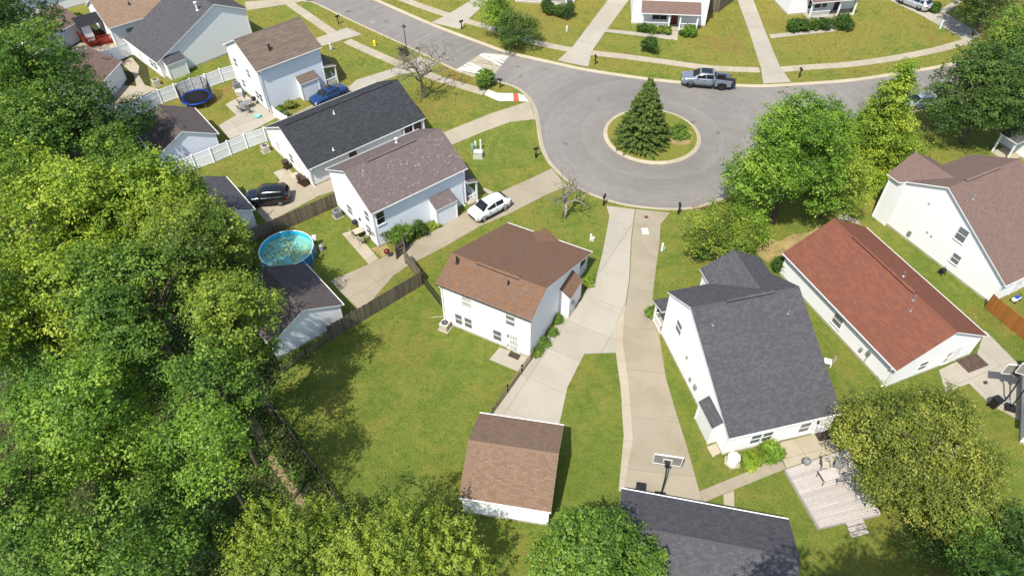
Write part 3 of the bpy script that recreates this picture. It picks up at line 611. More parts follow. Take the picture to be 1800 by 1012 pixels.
    def cross_gable(s, xc, hw, yf, ze, zg, wall=True, inset=.3):
        yr = (s.zr - zg) / s.s2 - .35; ye = (s.zr - ze) / s.s2 - .12
        for sg in (-1, 1):
            q = [(xc + sg * hw, yf, ze), (xc + sg * hw, ye, ze), (xc, yr, zg), (xc, yf, zg)]
            s.slope([(x, y, z + .012) for x, y, z in (q if sg > 0 else q)], 'cross_gable_slope')
        if wall:
            sl = (zg - ze) / hw; yw = yf - inset; hx = hw - inset; mb = MB(); zb = ze + sl * inset - TH
            mb.face([(xc - hx, yw, 0), (xc - hx, yw, zb), (xc, yw, zg - TH - .01), (xc + hx, yw, zb), (xc + hx, yw, 0)])
            for sg in (-1, 1): mb.face([(xc + sg * hx, yw, 0), (xc + sg * hx, s.yb - .3, 0), (xc + sg * hx, s.yb - .3, zb), (xc + sg * hx, yw, zb)])
            mb.build('cross_gable_wall', s.wm, s.root)
            for sg in (-1, 1): MB().box((xc + sg * hx - .05, yw - .05, .1), (xc + sg * hx + .05, yw + .05, zb)).build('corner_board', M['trim'], s.root)
    def ridge_vent(s, xa, xb, m=None):
        mb = MB(); y0 = .17; 
        for sg, sl in ((-1, s.s1), (1, s.s2)):
            f = [(xa, 0, s.zr + .10), (xb, 0, s.zr + .10), (xb, sg * y0, s.zr + .10 - sl * y0), (xa, sg * y0, s.zr + .10 - sl * y0)]; mb.face(f if sg < 0 else f[::-1], 0, [(0, 0), (3, 0), (3, .14), (0, .14)])
            g = [(xa, sg * y0, s.zr + .10 - sl * y0), (xb, sg * y0, s.zr + .10 - sl * y0), (xb, sg * y0, s.zr - sl * y0 - .02), (xa, sg * y0, s.zr - sl * y0 - .02)]; mb.face(g, 1)
        for x in (xa, xb): mb.face([(x, -y0, s.ztop(-y0)), (x, y0, s.ztop(y0)), (x, y0, s.ztop(y0) + .10), (x, 0, s.zr + .10), (x, -y0, s.ztop(-y0) + .10)], 1)
        mb.build('ridge_vent', [m or s.rm, M['black_pl']], s.root)
    def pipe(s, p, r=.06, h=.4, cap=False, m='grey_pl'):
        x, y, z = p; mb = MB(); mb.lathe([(r * 2.0, -.04), (r * 2.0, .02), (r * 1.2, .07), (r, .12), (r, h), (r * .7, h), (r * .7, h - .1)], 10)
        if cap: mb.lathe([(r * 1.1, h - .02), (r * 2.0, h + .02), (r * 2.0, h + .12), (r * .4, h + .20), (0, h + .2)], 10)
        o = mb.build('vent_pipe', M[m], s.root); o.location = (x, y, z)
    def box_vent(s, p, sd, m='black_pl'):
        x, y, z = p; o = MB().box((-.2, -.2, -.1), (.2, .2, .09)).build('roof_vent', M[m], s.root); o.location = (x, y, z)
    def post(s, x, y, z0, z1, r=.07): MB().box((x - r, y - r, z0), (x + r, y + r, z1)).build('porch_post', M['trim'], s.root)
    def railing(s, p, q, z0=.15, h=.9):
        o = empty('railing', (0, 0, 0)); o.parent = s.root; p = Vector(p); q = Vector(q); L = (q - p).length; n = max(2, int(L / .13))
        mb = MB().obox((*p, z0 + h), (*q, z0 + h), .07, .06); mb.build('top_rail', M['trim'], o); MB().obox((*p, z0 + .1), (*q, z0 + .1), .05, .05).build('bottom_rail', M['trim'], o)
        me = None
        for k in range(1, n):
            c = p.lerp(q, k / n)
            if me is None: b = MB().box((-.02, -.02, z0 + .1), (.02, .02, z0 + h)).build('baluster', M['trim'], o); me = b.data
            else: b = bpy.data.objects.new('baluster', me); COL.objects.link(b); b.parent = o
            b.location = (c.x, c.y, 0)
    def porch(s, poly_x, poly_y, zr_hi, zr_lo, axis='x', floor=.15, posts=(), rails=(), roofm=None):
        """porch slab with a shed roof falling from the house wall; axis tells the way it falls"""
        (x0, x1), (y0, y1) = poly_x, poly_y
        MB().box((min(x0, x1), min(y0, y1), 0), (max(x0, x1), max(y0, y1), floor)).build('porch_floor', M['conc_walk'], s.root)
        if axis == 'x': q = [(x1, y0, zr_lo), (x1, y1, zr_lo), (x0, y1, zr_hi), (x0, y0, zr_hi)]
        else: q = [(x0, y1, zr_lo), (x1, y1, zr_lo), (x1, y0, zr_hi), (x0, y0, zr_hi)]
        s.slope(q, 'porch_roof', [roofm or s.rm, M['trim']])
        for x, y in posts: s.post(x, y, floor, zr_lo - .05)
        for a, b in rails: s.railing(a, b, floor)

# --- the brown-roofed house in the middle
h = House('house', 'white two storey house with speckled brown roof beside the central driveway', (-1.08, 38.91, -28.4, 8.5, 2.53, 9.39, 4.89, 2, 6.12, 0.3, 0.25), M['white'], M['brown'], porch_b=1.9)
h.gutters('b'); h.gutters('a', [('a', -3.9)], 'brown_pl'); h.cross_gable(-.30, 1.25, 9.42, 2.0, 2.85, wall=False)
MB().face([(-.30 - 1.1, 9.2, 2.02), (-.30 + 1.1, 9.2, 2.02), (-.30, 9.2, 2.73)]).build('gable_board', M['white'], h.root)
h.bump('1', 3.1, 5.5, .92, 2.35, 3.0); h.ridge_vent(-1.9, 1.9)
h.window('A', (-2.86, 1.83), (-2.24, 0.63)); h.window('A', (-1.97, 1.84), (-1.31, 0.66)); h.window('A', (0.71, 1.77), (1.44, 0.56))
h.window('A', (1.92, 3.1), (2.66, 4.3), 'glass', muntin=2); h.window('A', (-2.05, 3.2), (-1.25, 4.4), 'blind'); h.door('A', 2.56, .95, 2.05, 'door_white', .02, True)
h.pipe((-3.38, -0.56, 5.85), .085, .65, False, 'black_pl'); h.pipe((1.28, -0.68, 5.79), .06, .35, False, 'black_pl')
MB().box((h.x0, h.yb - 1.9, 0), (h.x1, h.yb + .05, .14)).build('porch_floor', M['conc_walk'], h.root)
for x in (h.x0 + .1, -1.4, 1.0, h.x1 - .1): h.post(x, h.yb - .05, .14, h.ztop(h.yb) - TH)
h.railing((h.x1 - .1, h.yb - 1.8), (h.x1 - .1, h.yb - .15), .14); h.window('B', (-3.2, .8), (-1.6, 2.0)); h.door('B', .6, .9, 2.0, 'door_dark', .14)
h.window('1', (7.9, .9), (8.4, 1.7)) if False else None
mb = MB(); h.wbox(mb, 'A', (2.02, 1.62), (2.12, 1.86), 0, .12); mb.build('wall_lamp', M['darkmetal'], h.root)
mb = MB(); h.wbox(mb, 'A', (1.98, .45), (2.10, .6), 0, .08); mb.build('power_socket', M['darkmetal'], h.root)
MB().tube([(-3.95, h.ya - .12, .9), (-4.2, h.ya - .5, 1.15), (-4.6, h.ya - 1.0, 1.35)], .012, 5).build('conduit', M['trim'], h.root)
MB().tube([(4.0 + .16, 3.9, 1.1), (4.0 + 1.05, 3.9, 1.1)], .02, 6).build('meter_pipe', M['steel'], h.root)
MB().box((4.94, 3.75, .9), (5.08, 4.05, 1.3)).build('meter_box', M['grey_pl'], h.root)

# --- grey-roofed house right of the driveway
h = House('house', 'white saltbox house with slate grey roof and deck behind', (17.11, 34.98, 13.3, 8.67, 8.42, 3.57, 2.61, 5.02, 7.03, 0.25, 0.2), M['white'], M['grey'])
h.gutters('a'); h.cross_gable(1.80, 2.65, 5.3, 5.0, 6.5); h.bump('0', -7.1, -4.9, .66, 2.15, 2.62); h.ridge_vent(-1.55, 2.3)
h.window('A', (-2.25, .72), (-1.5, 1.85), 'glass'); h.window('A', (-1.36, .72), (-.6, 1.85), 'glass'); h.window('A', (1.55, .75), (2.35, 1.9)); h.door('A', 3.45, .86, 1.98, 'door_white', .05, False); 
h.window('A', (3.15, 1.02), (3.75, 1.9), 'darkglass'); h.window('0', (.60, 2.95), (1.45, 4.15)); h.pipe((-3.08, -1.40, 6.30), .06, .42, False, 'ac_grey'); h.pipe((2.80, -1.63, 6.17), .06, .42, False, 'ac_grey')
h.porch((-5.0, h.x0), (3.0, 4.9), 2.7, 2.35, 'x') if False else None
MB().box((-4.35, 3.33, 0), (-.75, 4.95, .15)).build('porch_floor', M['conc_walk'], h.root)
h.slope([(-.7, 5.1, 2.45), (-4.55, 5.1, 2.45), (-4.55, 3.33, 2.95), (-.7, 3.33, 2.95)], 'porch_roof')
for x in (-4.25, -2.5): h.post(x, 4.85, .15, 2.42)
h.railing((-4.15, 4.85), (-2.6, 4.85)); h.railing((-4.25, 3.45), (-4.25, 4.75))
mb = MB(); h.wbox(mb, '0', (-3.2, 1.1), (-2.9, 1.55), 0, .14); mb.build('meter_box', M['grey_pl'], h.root); mb = MB(); h.wbox(mb, '0', (-2.3, 1.0), (-2.1, 1.3), 0, .12); mb.build('meter_box', M['steel'], h.root)
mb = MB(); h.wbox(mb, '0', (-1.1, 2.3), (-.9, 2.5), 0, .1); mb.build('wall_vent', M['grey_pl'], h.root)
mb = MB(); h.wbox(mb, 'A', (2.85, 1.55), (2.97, 1.8), 0, .12); mb.build('wall_lamp', M['darkmetal'], h.root)

# --- red-roofed ranch
h = House('house', 'long white ranch house with terracotta red roof', (30.28, 39.5, -68.7, 13.76, 4.5, 4.5, 2.5, 2.5, 4.99, 0.35, 0.25), M['white'], M['red'])
h.gutters('ab', [('a', 6.5)]); h.window('A', (.05, .75), (1.0, 1.85), 'glass'); h.window('1', (-1.55, .75), (-.75, 1.75), 'glass'); h.window('1', (1.15, .35), (1.75, 1.8), 'blind'); h.door('1', 2.15, .86, 1.95)
h.ridge_vent(-4.4, 2.6); h.pipe((0.42, 1.15, 4.35), .07, .45, False, 'steel'); h.pipe((2.98, -0.45, 4.74), .07, .5, False, 'ac_grey')
h.pipe((3.6, -1.1, h.ztop(-1.1)), .05, .3) ; mb = MB(); h.wbox(mb, 'A', (3.4, .8), (3.6, 1.2), 0, .14); mb.build('meter_box', M['grey_pl'], h.root)
MB().tube([(4.2, h.ya - .07, .3), (4.2, h.ya - .07, 1.7), (4.2, h.ya - .3, 1.85)], .03, 6).build('conduit', M['grey_pl'], h.root); mb = MB(); h.wbox(mb, 'A', (4.05, 1.15), (4.35, 1.55), .0, .16); mb.build('meter_box', M['steel'], h.root)

# --- big white saltbox at the right edge
h = House('house', 'tall white saltbox house with dusty brown roof and blank side wall', (41.33, 49.26, 26, 8.98, 8.15, 4.08, 2.59, 5, 7.12, 0.3, 0.25), M['white'], M['mauve'])
h.gutters('a'); h.cross_gable(-2.05, 2.78, 5.42, 5.0, 6.5); h.ridge_vent(-2.4, 1.8); h.pipe((-2.78, -1.48, 6.30), .06, .42, False, 'grey_pl')
h.window('0', (-3.35, 3.3), (-2.45, 4.6), 'glass'); h.window('0', (-3.9, 1.15), (-3.15, 2.1), 'glass')
for u, z in ((-.2, 2.1), (-.7, 2.0), (.9, 4.6)): mb = MB(); h.wbox(mb, '0', (u - .08, z - .06), (u + .08, z + .06), 0, .06); mb.build('wall_vent', M['grey_pl'], h.root)
mb = MB(); h.wbox(mb, '0', (1.0, .7), (1.3, 1.15), 0, .18); mb.build('gas_meter', M['steel'], h.root)
h.door('A', -1.6, .9, 2.0); h.window('A', (0.2, .9), (1.2, 2.0))

# --- lichen-roofed house with the white car
h = House('house', 'two storey white house with lichen spotted brown roof beside the parked white car', (-10.83, 54.31, 38.3, 10.6, 4.2, 4.2, 4.45, 4.45, 6.68, 0.35, 0.25), M['bluewhite'], M['lichen'])
h.gutters('ab', [('a', 4.7)]); h.bump('A', .85, 3.15, 1.18, 2.2, 2.8); h.ridge_vent(-2.9, 2.4, M['lichen'])
h.window('0', (-3.1, 2.5), (-2.35, 3.7), 'glass'); h.window('0', (-3.0, .75), (-2.1, 1.9), 'glass'); h.window('A', (-4.75, 2.6), (-3.95, 3.95), 'darkglass'); h.window('0', (.5, .9), (1.4, 2.0))
h.porch((h.x1 + .01, 6.3), (-4.35, .5), 2.85, 2.5, 'x', posts=((6.15, -4.2), (6.15, -1.9), (6.15, .35)), rails=(((6.15, -4.1), (6.15, -2.0)), ((h.x1 + .1, -4.2), (6.05, -4.2))))
h.pipe((1.53, 2.18, 5.52), .08, .4, True, 'trim'); h.pipe((-3.76, 3.53, 4.81), .06, .3, False, 'trim') if False else None
h.door('1', -.6, .9, 2.0, 'door_dark', .15); h.window('1', (-3.4, .9), (-1.8, 2.1)); h.window('1', (-3.0, 2.9), (-2.1, 4.0))
mb = MB(); h.wbox(mb, '0', (-1.1, 1.5), (-.9, 1.7), 0, .1); mb.build('wall_lamp', M['darkmetal'], h.root)

# --- charcoal-roofed ranch
h = House('house', 'white ranch house with long charcoal roof behind the lichen roofed house', (-17.78, 65.16, 39.4, 14.22, 4.87, 4.87, 2.48, 2.48, 5.01, 0.35, 0.25), M['white'], M['charcoal'])
h.gutters('ab', [('a', -6.8)]); h.window('0', (2.1, .75), (2.9, 1.75), 'blind'); h.window('0', (-.95, .8), (-.1, 1.9), 'glass'); h.door('A', -1.9, .9, 1.98, 'door_dark')
h.door('0', -2.2, .86, 1.98); h.pipe((-1.37, -0.85, 4.57), .06, .35, False, 'trim'); h.pipe((-3.70, -4.13, 2.87), .06, .3, False, 'trim'); h.ridge_vent(-6.6, 6.3)
mb = MB(); h.wbox(mb, 'A', (4.3, .1), (6.7, 2.1), -.02, .004); mb.build('porch_shade_panel', M['door_dark'], h.root)  # flat panel in dark door paint, stands in for shade inside a recessed porch
for x in (4.3, 5.5, 6.85): h.post(x, h.ya - .25, .1, h.z1 - TH)
MB().box((4.1, h.ya - .45, 0), (7.1, h.ya - .01, .1)).build('porch_floor', M['conc_walk'], h.root); h.railing((4.4, h.ya - .25), (5.4, h.ya - .25), .1)

# --- taupe-roofed two storey with the blue car
h = House('house', 'two storey white house with taupe roof beside the blue car', (-27.57, 76.86, 40.8, 8.29, 4.16, 4.16, 5.29, 5.29, 7.46, 0.35, 0.25), M['bluewhite'], M['taupe'])
h.gutters('ab', [('a', -3.7)]); h.bump('A', .3, 2.6, .85, 2.25, 2.8); h.pipe((-1.31, -2.42, 6.20), .09, .5, True, 'black_pl')
h.window('0', (1.8, 3.2), (2.6, 4.3), 'glass'); h.window('0', (-1.35, 3.1), (-.6, 4.2), 'glass'); h.window('0', (-3.1, .8), (-2.35, 1.8), 'darkglass'); h.window('0', (-2.2, .8), (-1.5, 1.8), 'darkglass'); h.window('0', (1.2, .8), (2.0, 1.8)); h.door('0', -.4, .86, 1.98)
h.porch((h.x1 + .01, 5.5), (-4.1, -.4), 2.85, 2.5, 'x', posts=((5.35, -3.95), (5.35, -.5)), rails=(((5.35, -3.85), (5.35, -2.4)), ((h.x1 + .1, -3.95), (5.25, -3.95)))); h.window('1', (-2.9, .9), (-1.6, 2.0)); h.door('1', .4, .9, 2.0, 'door_dark', .15)

# --- dark-roofed house at the top left, tan-roofed house behind it
h = House('house', 'white house with broad dark grey roof and tall gable wall behind white fences', (-39.4, 88.2, 135, 9, 4.1, 9.1, 4.6, 2.3, 6.6, 0.3, 0.25), M['white'], M['grey'])
h.gutters('b'); h.bump('0', 6.0, 8.3, 1.0, 2.0, 2.55); h.window('B', (-3.2, .7), (-2.4, 1.8), 'glass'); h.window('B', (-2.2, .7), (-1.4, 1.8), 'glass'); h.door('B', 1.2, .9, 1.9); h.pipe((-2.9, 1.6, h.ztop(1.6)), .1, .9, True, 'trim')
h = House('house', 'white house with light tan roof behind the red railed deck', (-50.6, 93.5, 40, 10, 4.5, 4.5, 2.7, 2.7, 5, 0.35, 0.25), M['white'], M['tan']); h.gutters('ab'); h.pipe((-1., -2.2, h.ztop(-2.2)), .09, .35, False, 'black_pl'); h.window('A', (-3, .8), (-2, 1.9)); h.window('0', (-1.2, .8), (-.2, 1.9))
# --- the houses across the street: porch fronts facing the viewer
def street_house(p, q, depth, label, wall, roof, eave, ridge, porch=None, door='door_red', win=(), gz=2.6, dpos=None, gable=None):
    """front wall base from p to q (left to right as seen from the street)"""
    p = Vector(p); q = Vector(q); L = (q - p).length; an = math.atan2(q.y - p.y, q.x - p.x); c = (p + q) / 2 + Vector((-math.sin(an), math.cos(an))) * (depth / 2)
    h = House('house', label, (c.x, c.y, math.degrees(an), L + .5, depth / 2 + .3, depth / 2 + .3, eave, eave, ridge, .3, .25), wall, roof)
    h.gutters('a')
    for u, z, wd, ht in win: h.window('A', (u - wd / 2, z), (u + wd / 2, z + ht), 'darkglass')
    if dpos is not None: h.door('A', dpos, .95, 2.03, door, .16)
    if porch:
        u0, u1, d, posts, rails = porch; y = h.ya
        MB().box((u0, y - d, 0), (u1, y - .01, .16)).build('porch_floor', M['conc_walk'], h.root)
        h.slope([(u0 - .2, y - d - .25, gz), (u1 + .2, y - d - .25, gz), (u1 + .2, y, gz + .85), (u0 - .2, y, gz + .85)], 'porch_roof')
        for u in posts: h.post(u, y - d + .12, .16, gz - .05, .09)
        for a, b in rails: h.railing((a, y - d + .12), (b, y - d + .12), .16)
    return h
street_house((16.68, 92.28), (26.42, 91.24), 9, 'white house with brown porch roof, red door and row of clipped shrubs', M['white'], M['mauve'], 5.2, 7.6, (-3.7, 3.7, 1.7, (-3.6, -.1, 1.35, 3.6), ((-3.5, -.2), (1.45, 3.5))), 'door_red', ((-1.75, .75, .95, 1.25), (-.75, .75, .95, 1.25)), 2.45, .75)
street_house((38.54, 94.34), (47.89, 95.87), 9, 'white house with brown porch roof behind round dark bushes', M['white'], M['mauve'], 5.2, 7.6, (-2.6, 4.1, 1.9, (-2.5, 1.6, 3.95), ((-2.4, .4),)), 'door_dark', ((-1.6, .7, .9, 1.2), (-.6, .7, .9, 1.2), (.4, .7, .7, 1.2)), 2.5, 2.3)
street_house((0.84, 100.75), (9.38, 99.08), 9, 'pale house with white railed porch at the top edge of the view', M['bluewhite'], M['taupe'], 5.2, 7.6, (-4.0, 3.4, 1.6, (-3.9, -.3, 3.3), ((-3.8, -.4), (1.2, 3.2))), 'door_dark', ((-2.2, .7, 1.5, 1.2),), 2.5, 1.6)
h = House('house', 'white gabled house with grey porch roof at the right edge behind the dusky tree', (58.2, 61.5, 22, 8.5, 4.2, 4.2, 5.0, 5.0, 7.2, .3, .25), M['white'], M['grey'])
h.gutters('a'); h.window('0', (-1.2, 3.0), (-.3, 4.2)); h.slope([(-6.3, 3.2, 2.45), (-6.3, 1.0, 2.45), (h.x0, 1.0, 2.9), (h.x0, 3.2, 2.9)], 'porch_roof'); MB().box((-6.2, 1.1, 0), (h.x0 - .01, 3.1, .15)).build('porch_floor', M['conc_walk'], h.root)
for y in (1.2, 3.0): h.post(-6.1, y, .15, 2.38)
h = House('garage', 'white garage corner with red roof at the right edge below the two hoops', (41.1, 28.2, 62, 7.0, 3.5, 3.5, 2.45, 2.45, 4.2, .25, .2), M['white'], M['red'], 'garage'); h.gutters('ab')
h = House('house', 'white house corner at the top left edge beyond the tan roofed garage', (-66.5, 101, 40, 10, 4.5, 4.5, 2.8, 2.8, 5.0, .3, .25), M['white'], M['tan']); h.gutters('ab'); h.window('0', (-2, .8), (-1, 1.9)); h.window('A', (-2, .8), (-1, 1.9))

# --- detached garages
def garage(name, label, hp, roof, wall=None, door='1', gut='ab', win=None, man=None):
    h = House(name, label, hp, wall or M['white'], roof, 'garage'); h.gutters(gut)
    if door in 'AB': h.garage_door(door, 0, min(4.9, h.L - 1.2))
    else: h.garage_door(door, (h.ya + h.yb) / 2, 4.6)
    if man: h.door(*man)
    return h
garage('garage', 'white garage with mid brown shingle roof at the end of the pale driveway', (-0.03, 24.39, -10.5, 6.07, 3.28, 3.28, 2.5, 2.5, 4.2, 0.25, 0.2), M['garage_brown'], None, 'B')
garage('garage', 'wide garage with plain grey roof at the bottom edge behind the basketball hoop', (11.53, 18.02, -12.2, 10.59, 3.4, 3.15, 2.5, 2.5, 4.05, 0.25, 0.2), M['grey'], None, 'B')
garage('garage', 'white garage with black roof beside the round blue pool', (-18.46, 39.32, 129.8, 6.37, 3.32, 3.32, 2.2, 2.2, 3.95, 0.3, 0.2), M['dusk'], None, 'A')
garage('garage', 'white garage with dark roof beside the parked black car', (-28.55, 51.7, 129, 6.6, 3.1, 3.1, 2.3, 2.3, 3.9, 0.3, 0.2), M['grey'], None, 'A')
garage('garage', 'white garage with dark brown roof next to the trampoline', (-35.52, 63.79, 128.9, 6.56, 3.33, 3.33, 2.5, 2.5, 4.21, 0.3, 0.2), M['dusk'], M['bluewhite'], 'A')
garage('garage', 'white garage with brown roof half hidden by trees, inside the white fences', (-50.5, 75.8, -95, 6.8, 3.3, 3.3, 2.5, 2.5, 4.1, 0.3, 0.2), M['mauve'], None, 'B')
garage('garage', 'white garage with brown roof beside the red railed deck', (-60.8, 88.3, -112, 6.8, 3.3, 3.3, 2.4, 2.4, 4, 0.3, 0.2), M['mauve'], None, 'B')

# ---------------------------------------------------------------- fences
def board_fence(pts, label, mat, h=1.8, bw=.14, gap=.012, face=1, name='fence', rails=True, post_step=2.4, dog=True):
    P = [Vector(p) for p in pts]; root = empty(name, (*P[0], 0), 0, label, 'fence'); o0 = P[0]; me = None; rr = random.Random(5)
    for i in range(len(P) - 1):
        a, b = P[i], P[i + 1]; d = (b - a); L = d.length; d.normalize(); nn = Vector((-d.y, d.x)) * face; an = math.atan2(d.y, d.x)
        for k in range(int(L / (bw + gap))):
            c = a + d * ((k + .5) * (bw + gap)) - o0
            if me is None:
                m = MB(); hw = bw / 2; t = .01; pr = [(-hw, .04), (hw, .04), (hw, h - .05), (hw * .5, h), (-hw * .5, h), (-hw, h - .05)]
                m.face([(x, -t, z) for x, z in pr]); m.face([(x, t, z) for x, z in pr[::-1]])
                for j in range(6): (x0, z0), (x1, z1) = pr[j], pr[(j + 1) % 6]; m.face([(x0, -t, z0), (x0, t, z0), (x1, t, z1), (x1, -t, z1)])
                ob = m.build('board', mat, root); me = ob.data
            else: ob = bpy.data.objects.new('board', me); COL.objects.link(ob); ob.parent = root
            ob.location = (c.x + nn.x * .03, c.y + nn.y * .03, rr.uniform(-.03, .0)); ob.rotation_euler = (0, rr.uniform(-.012, .012), an); ob.scale = (1, 1, rr.uniform(.985, 1.015))
        n = max(1, round(L / post_step))
        for k in range(n + 1): c = a + d * (L * k / n) - o0 - nn * .03; MB().box((c.x - .05, c.y - .05, 0), (c.x + .05, c.y + .05, h - .03)).build('post', mat, root)
        for z in (.35, h / 2, h - .3): p = a - o0 - nn * .0; q = b - o0 - nn * .0; MB().obox((*p, z), (*q, z), .04, .09).build('rail', mat, root)
    return root
def picket_fence(pts, label, mat, h=.95, pw=.07, step=.15, rail=None, name='picket_fence', railw=.05):
    P = [Vector(p) for p in pts]; root = empty(name, (*P[0], 0), 0, label, 'fence'); me = None
    for i in range(len(P) - 1):
        a, b = P[i], P[i + 1]; d = b - a; L = d.length; an = math.atan2(d.y, d.x); n = int(L / step)
        for k in range(n):
            c = a.lerp(b, (k + .5) / n) - P[0]
            if me is None:
                m = MB(); hw = pw / 2; m.box((-hw, -.01, .05), (hw, .01, h - .08)); m.face([(-hw, -.01, h - .08), (hw, -.01, h - .08), (0, -.01, h)]); m.face([(hw, .01, h - .08), (-hw, .01, h - .08), (0, .01, h)]); ob = m.build('picket', mat, root); me = ob.data
            else: ob = bpy.data.objects.new('picket', me); COL.objects.link(ob); ob.parent = root
            ob.location = (c.x, c.y, 0); ob.rotation_euler = (0, 0, an)
        for k in range(max(1, round(L / 2.4)) + 1): c = a.lerp(b, k / max(1, round(L / 2.4))) - P[0]; MB().box((c.x - .045, c.y - .045, 0), (c.x + .045, c.y + .045, h + .05)).build('post', rail or mat, root)
        n_ = Vector((-d.y, d.x)).normalized() * .03
        for z in (.25, h - .22): MB().obox((*(a - P[0] + n_), z), (*(b - P[0] + n_), z), railw, .07).build('rail', rail or mat, root)
    return root
def vinyl_fence(pts, label, h=1.75, step=2.3):
    P = [Vector(p) for p in pts]; root = empty('vinyl_fence', (*P[0], 0), 0, label, 'fence')
    for i in range(len(P) - 1):
        a, b = P[i] - P[0], P[i + 1] - P[0]; n = max(1, round((b - a).length / step))
        for k in range(n + 1):
            if k == 0 and i: continue
            c = a.lerp(b, k / n); m = MB().box((c.x - .065, c.y - .065, 0), (c.x + .065, c.y + .065, h + .1)); m.build('post', M['vinyl'], root)
            t = h + .1; m = MB(); q = [(c.x - .09, c.y - .09, t), (c.x + .09, c.y - .09, t), (c.x + .09, c.y + .09, t), (c.x - .09, c.y + .09, t)]; m.face(q[::-1])
            for j in range(4): m.face([q[j], q[(j + 1) % 4], (c.x, c.y, t + .09)])
            m.build('post_cap', M['vinyl'], root)
        for k in range(n):
            p, q = a.lerp(b, (k + .05) / n), a.lerp(b, (k + .95) / n); MB().obox((*p, h * .52), (*q, h * .52), .03, h * .9).build('panel', M['vinyl'], root)
            for z in (.12, h * .60, h - .04): MB().obox((*p, z), (*q, z), .055, .11).build('rail', M['vinyl'], root)
    return root
board_fence([(-7.96, 43.24), (-14.98, 37.09)], 'weathered grey plank fence between the pool yard and the shaded lawn', M['oldwood'], 1.75, face=1)
board_fence([(-7.97, 43.31), (-9.64, 46.00)], 'short run of weathered planks joining the side gate to the long plank fence', M['oldwood'], 1.75, face=-1)
g_ = board_fence([(-10.58, 46.53), (-9.88, 47.43), (-9.76, 48.35)], 'weathered plank gate standing open beside the lichen roofed house', M['oldwood'], 1.6, name='gate')
board_fence([(-17.06, 54.34), (-24.55, 48.73)], 'weathered plank fence behind the blue pool, seen from its rail side', M['oldwood'], 1.75, face=1)
board_fence([(40.30, 39.87), (42.48, 34.86)], 'fresh orange stained board fence at the right edge', M['fresh'], 1.7, face=-1)
board_fence([(26.54, 95.47), (29.15, 95.42), (33.31, 100.38)], 'dark weathered board fence beside the red door house', M['oldwood'], 1.8, face=-1)
picket_fence([(-7.93, 43.52), (-6.08, 40.57)], 'short dark picket fence between plank fence and brown roofed house', M['picket'], .95, .09, .20, M['oldwood'])
picket_fence([(1.59, 35.04), (0.70, 33.52), (-0.43, 31.63), (-1.64, 29.62)], 'tan picket fence along the pale driveway down to the brown garage', M['tanwood'], 1.0, .09, .20, rail=M['tanwood'])
picket_fence([(-14.98, 37.09), (-16.61, 35.27), (-18.21, 33.76)], 'rustic open picket fence in tree shade at the end of the planks', M['oldwood'], 1.0)
picket_fence([(-18.81, 30.91), (-16.67, 28.41), (-15.20, 26.50), (-13.79, 24.85), (-12.77, 23.58), (-11.51, 22.06)], 'low dark picket fence with pale rail along the left of the lawn', M['picket'], .85, .06, .17, M['palebark'])
vinyl_fence([(-36.07, 58.38), (-34.57, 59.41), (-33.12, 60.51), (-31.57, 61.63), (-30.10, 62.93), (-28.63, 64.15), (-26.81, 65.40), (-24.07, 67.33)], 'white vinyl fence between dark brown garage and charcoal roofed ranch')
vinyl_fence([(-47.09, 70.37), (-43.73, 70.31), (-42.28, 71.71), (-41.00, 73.33), (-39.51, 74.54), (-38.01, 75.85), (-36.55, 76.73), (-35.11, 78.02), (-33.49, 79.06)], 'white vinyl fence running behind the trampoline')
vinyl_fence([(-52.89, 81.79), (-50.27, 83.24), (-48.74, 85.03)], 'white vinyl fence below the red railed deck')
vinyl_fence([(-27.11, 70.36), (-25.05, 68.36)], 'low white vinyl fence at the corner of the taupe roofed house', 1.2)

# ---------------------------------------------------------------- vegetation
def leaf_mesh(name, cen, nrm, size, col, rng, mat, parent, aspect=.62):
    """one quad per leaf, built straight from arrays"""
    n = len(cen); nrm = nrm / np.maximum(np.linalg.norm(nrm, axis=1, keepdims=True), 1e-6)
    r = rng.normal(size=(n, 3)); t = np.cross(nrm, r); t /= np.maximum(np.linalg.norm(t, axis=1, keepdims=True), 1e-6); b = np.cross(nrm, t)
    L = (size * rng.uniform(.5, 1.45, n))[:, None]; W = L * aspect
    v = np.empty((n, 4, 3)); v[:, 0] = cen - t * L * .5; v[:, 1] = cen + b * W * .5 + nrm * L * .10; v[:, 2] = cen + t * L * .5; v[:, 3] = cen - b * W * .5 + nrm * L * .10
    me = bpy.data.meshes.new(name); me.vertices.add(4 * n); me.vertices.foreach_set('co', v.reshape(-1).astype(np.float32))
    me.loops.add(4 * n); me.loops.foreach_set('vertex_index', np.arange(4 * n, dtype=np.int32)); me.polygons.add(n)
    me.polygons.foreach_set('loop_start', np.arange(0, 4 * n, 4, dtype=np.int32)); me.polygons.foreach_set('loop_total', np.full(n, 4, dtype=np.int32))
    at = me.color_attributes.new('leaf_colour', 'FLOAT_COLOR', 'POINT'); c4 = np.ones((n, 4, 4), np.float32); c4[:, :, :3] = col[:, None, :]; at.data.foreach_set('color', c4.reshape(-1))
    me.update(); me.materials.append(mat)
    o = bpy.data.objects.new(name, me); COL.objects.link(o); o.parent = parent
    return o
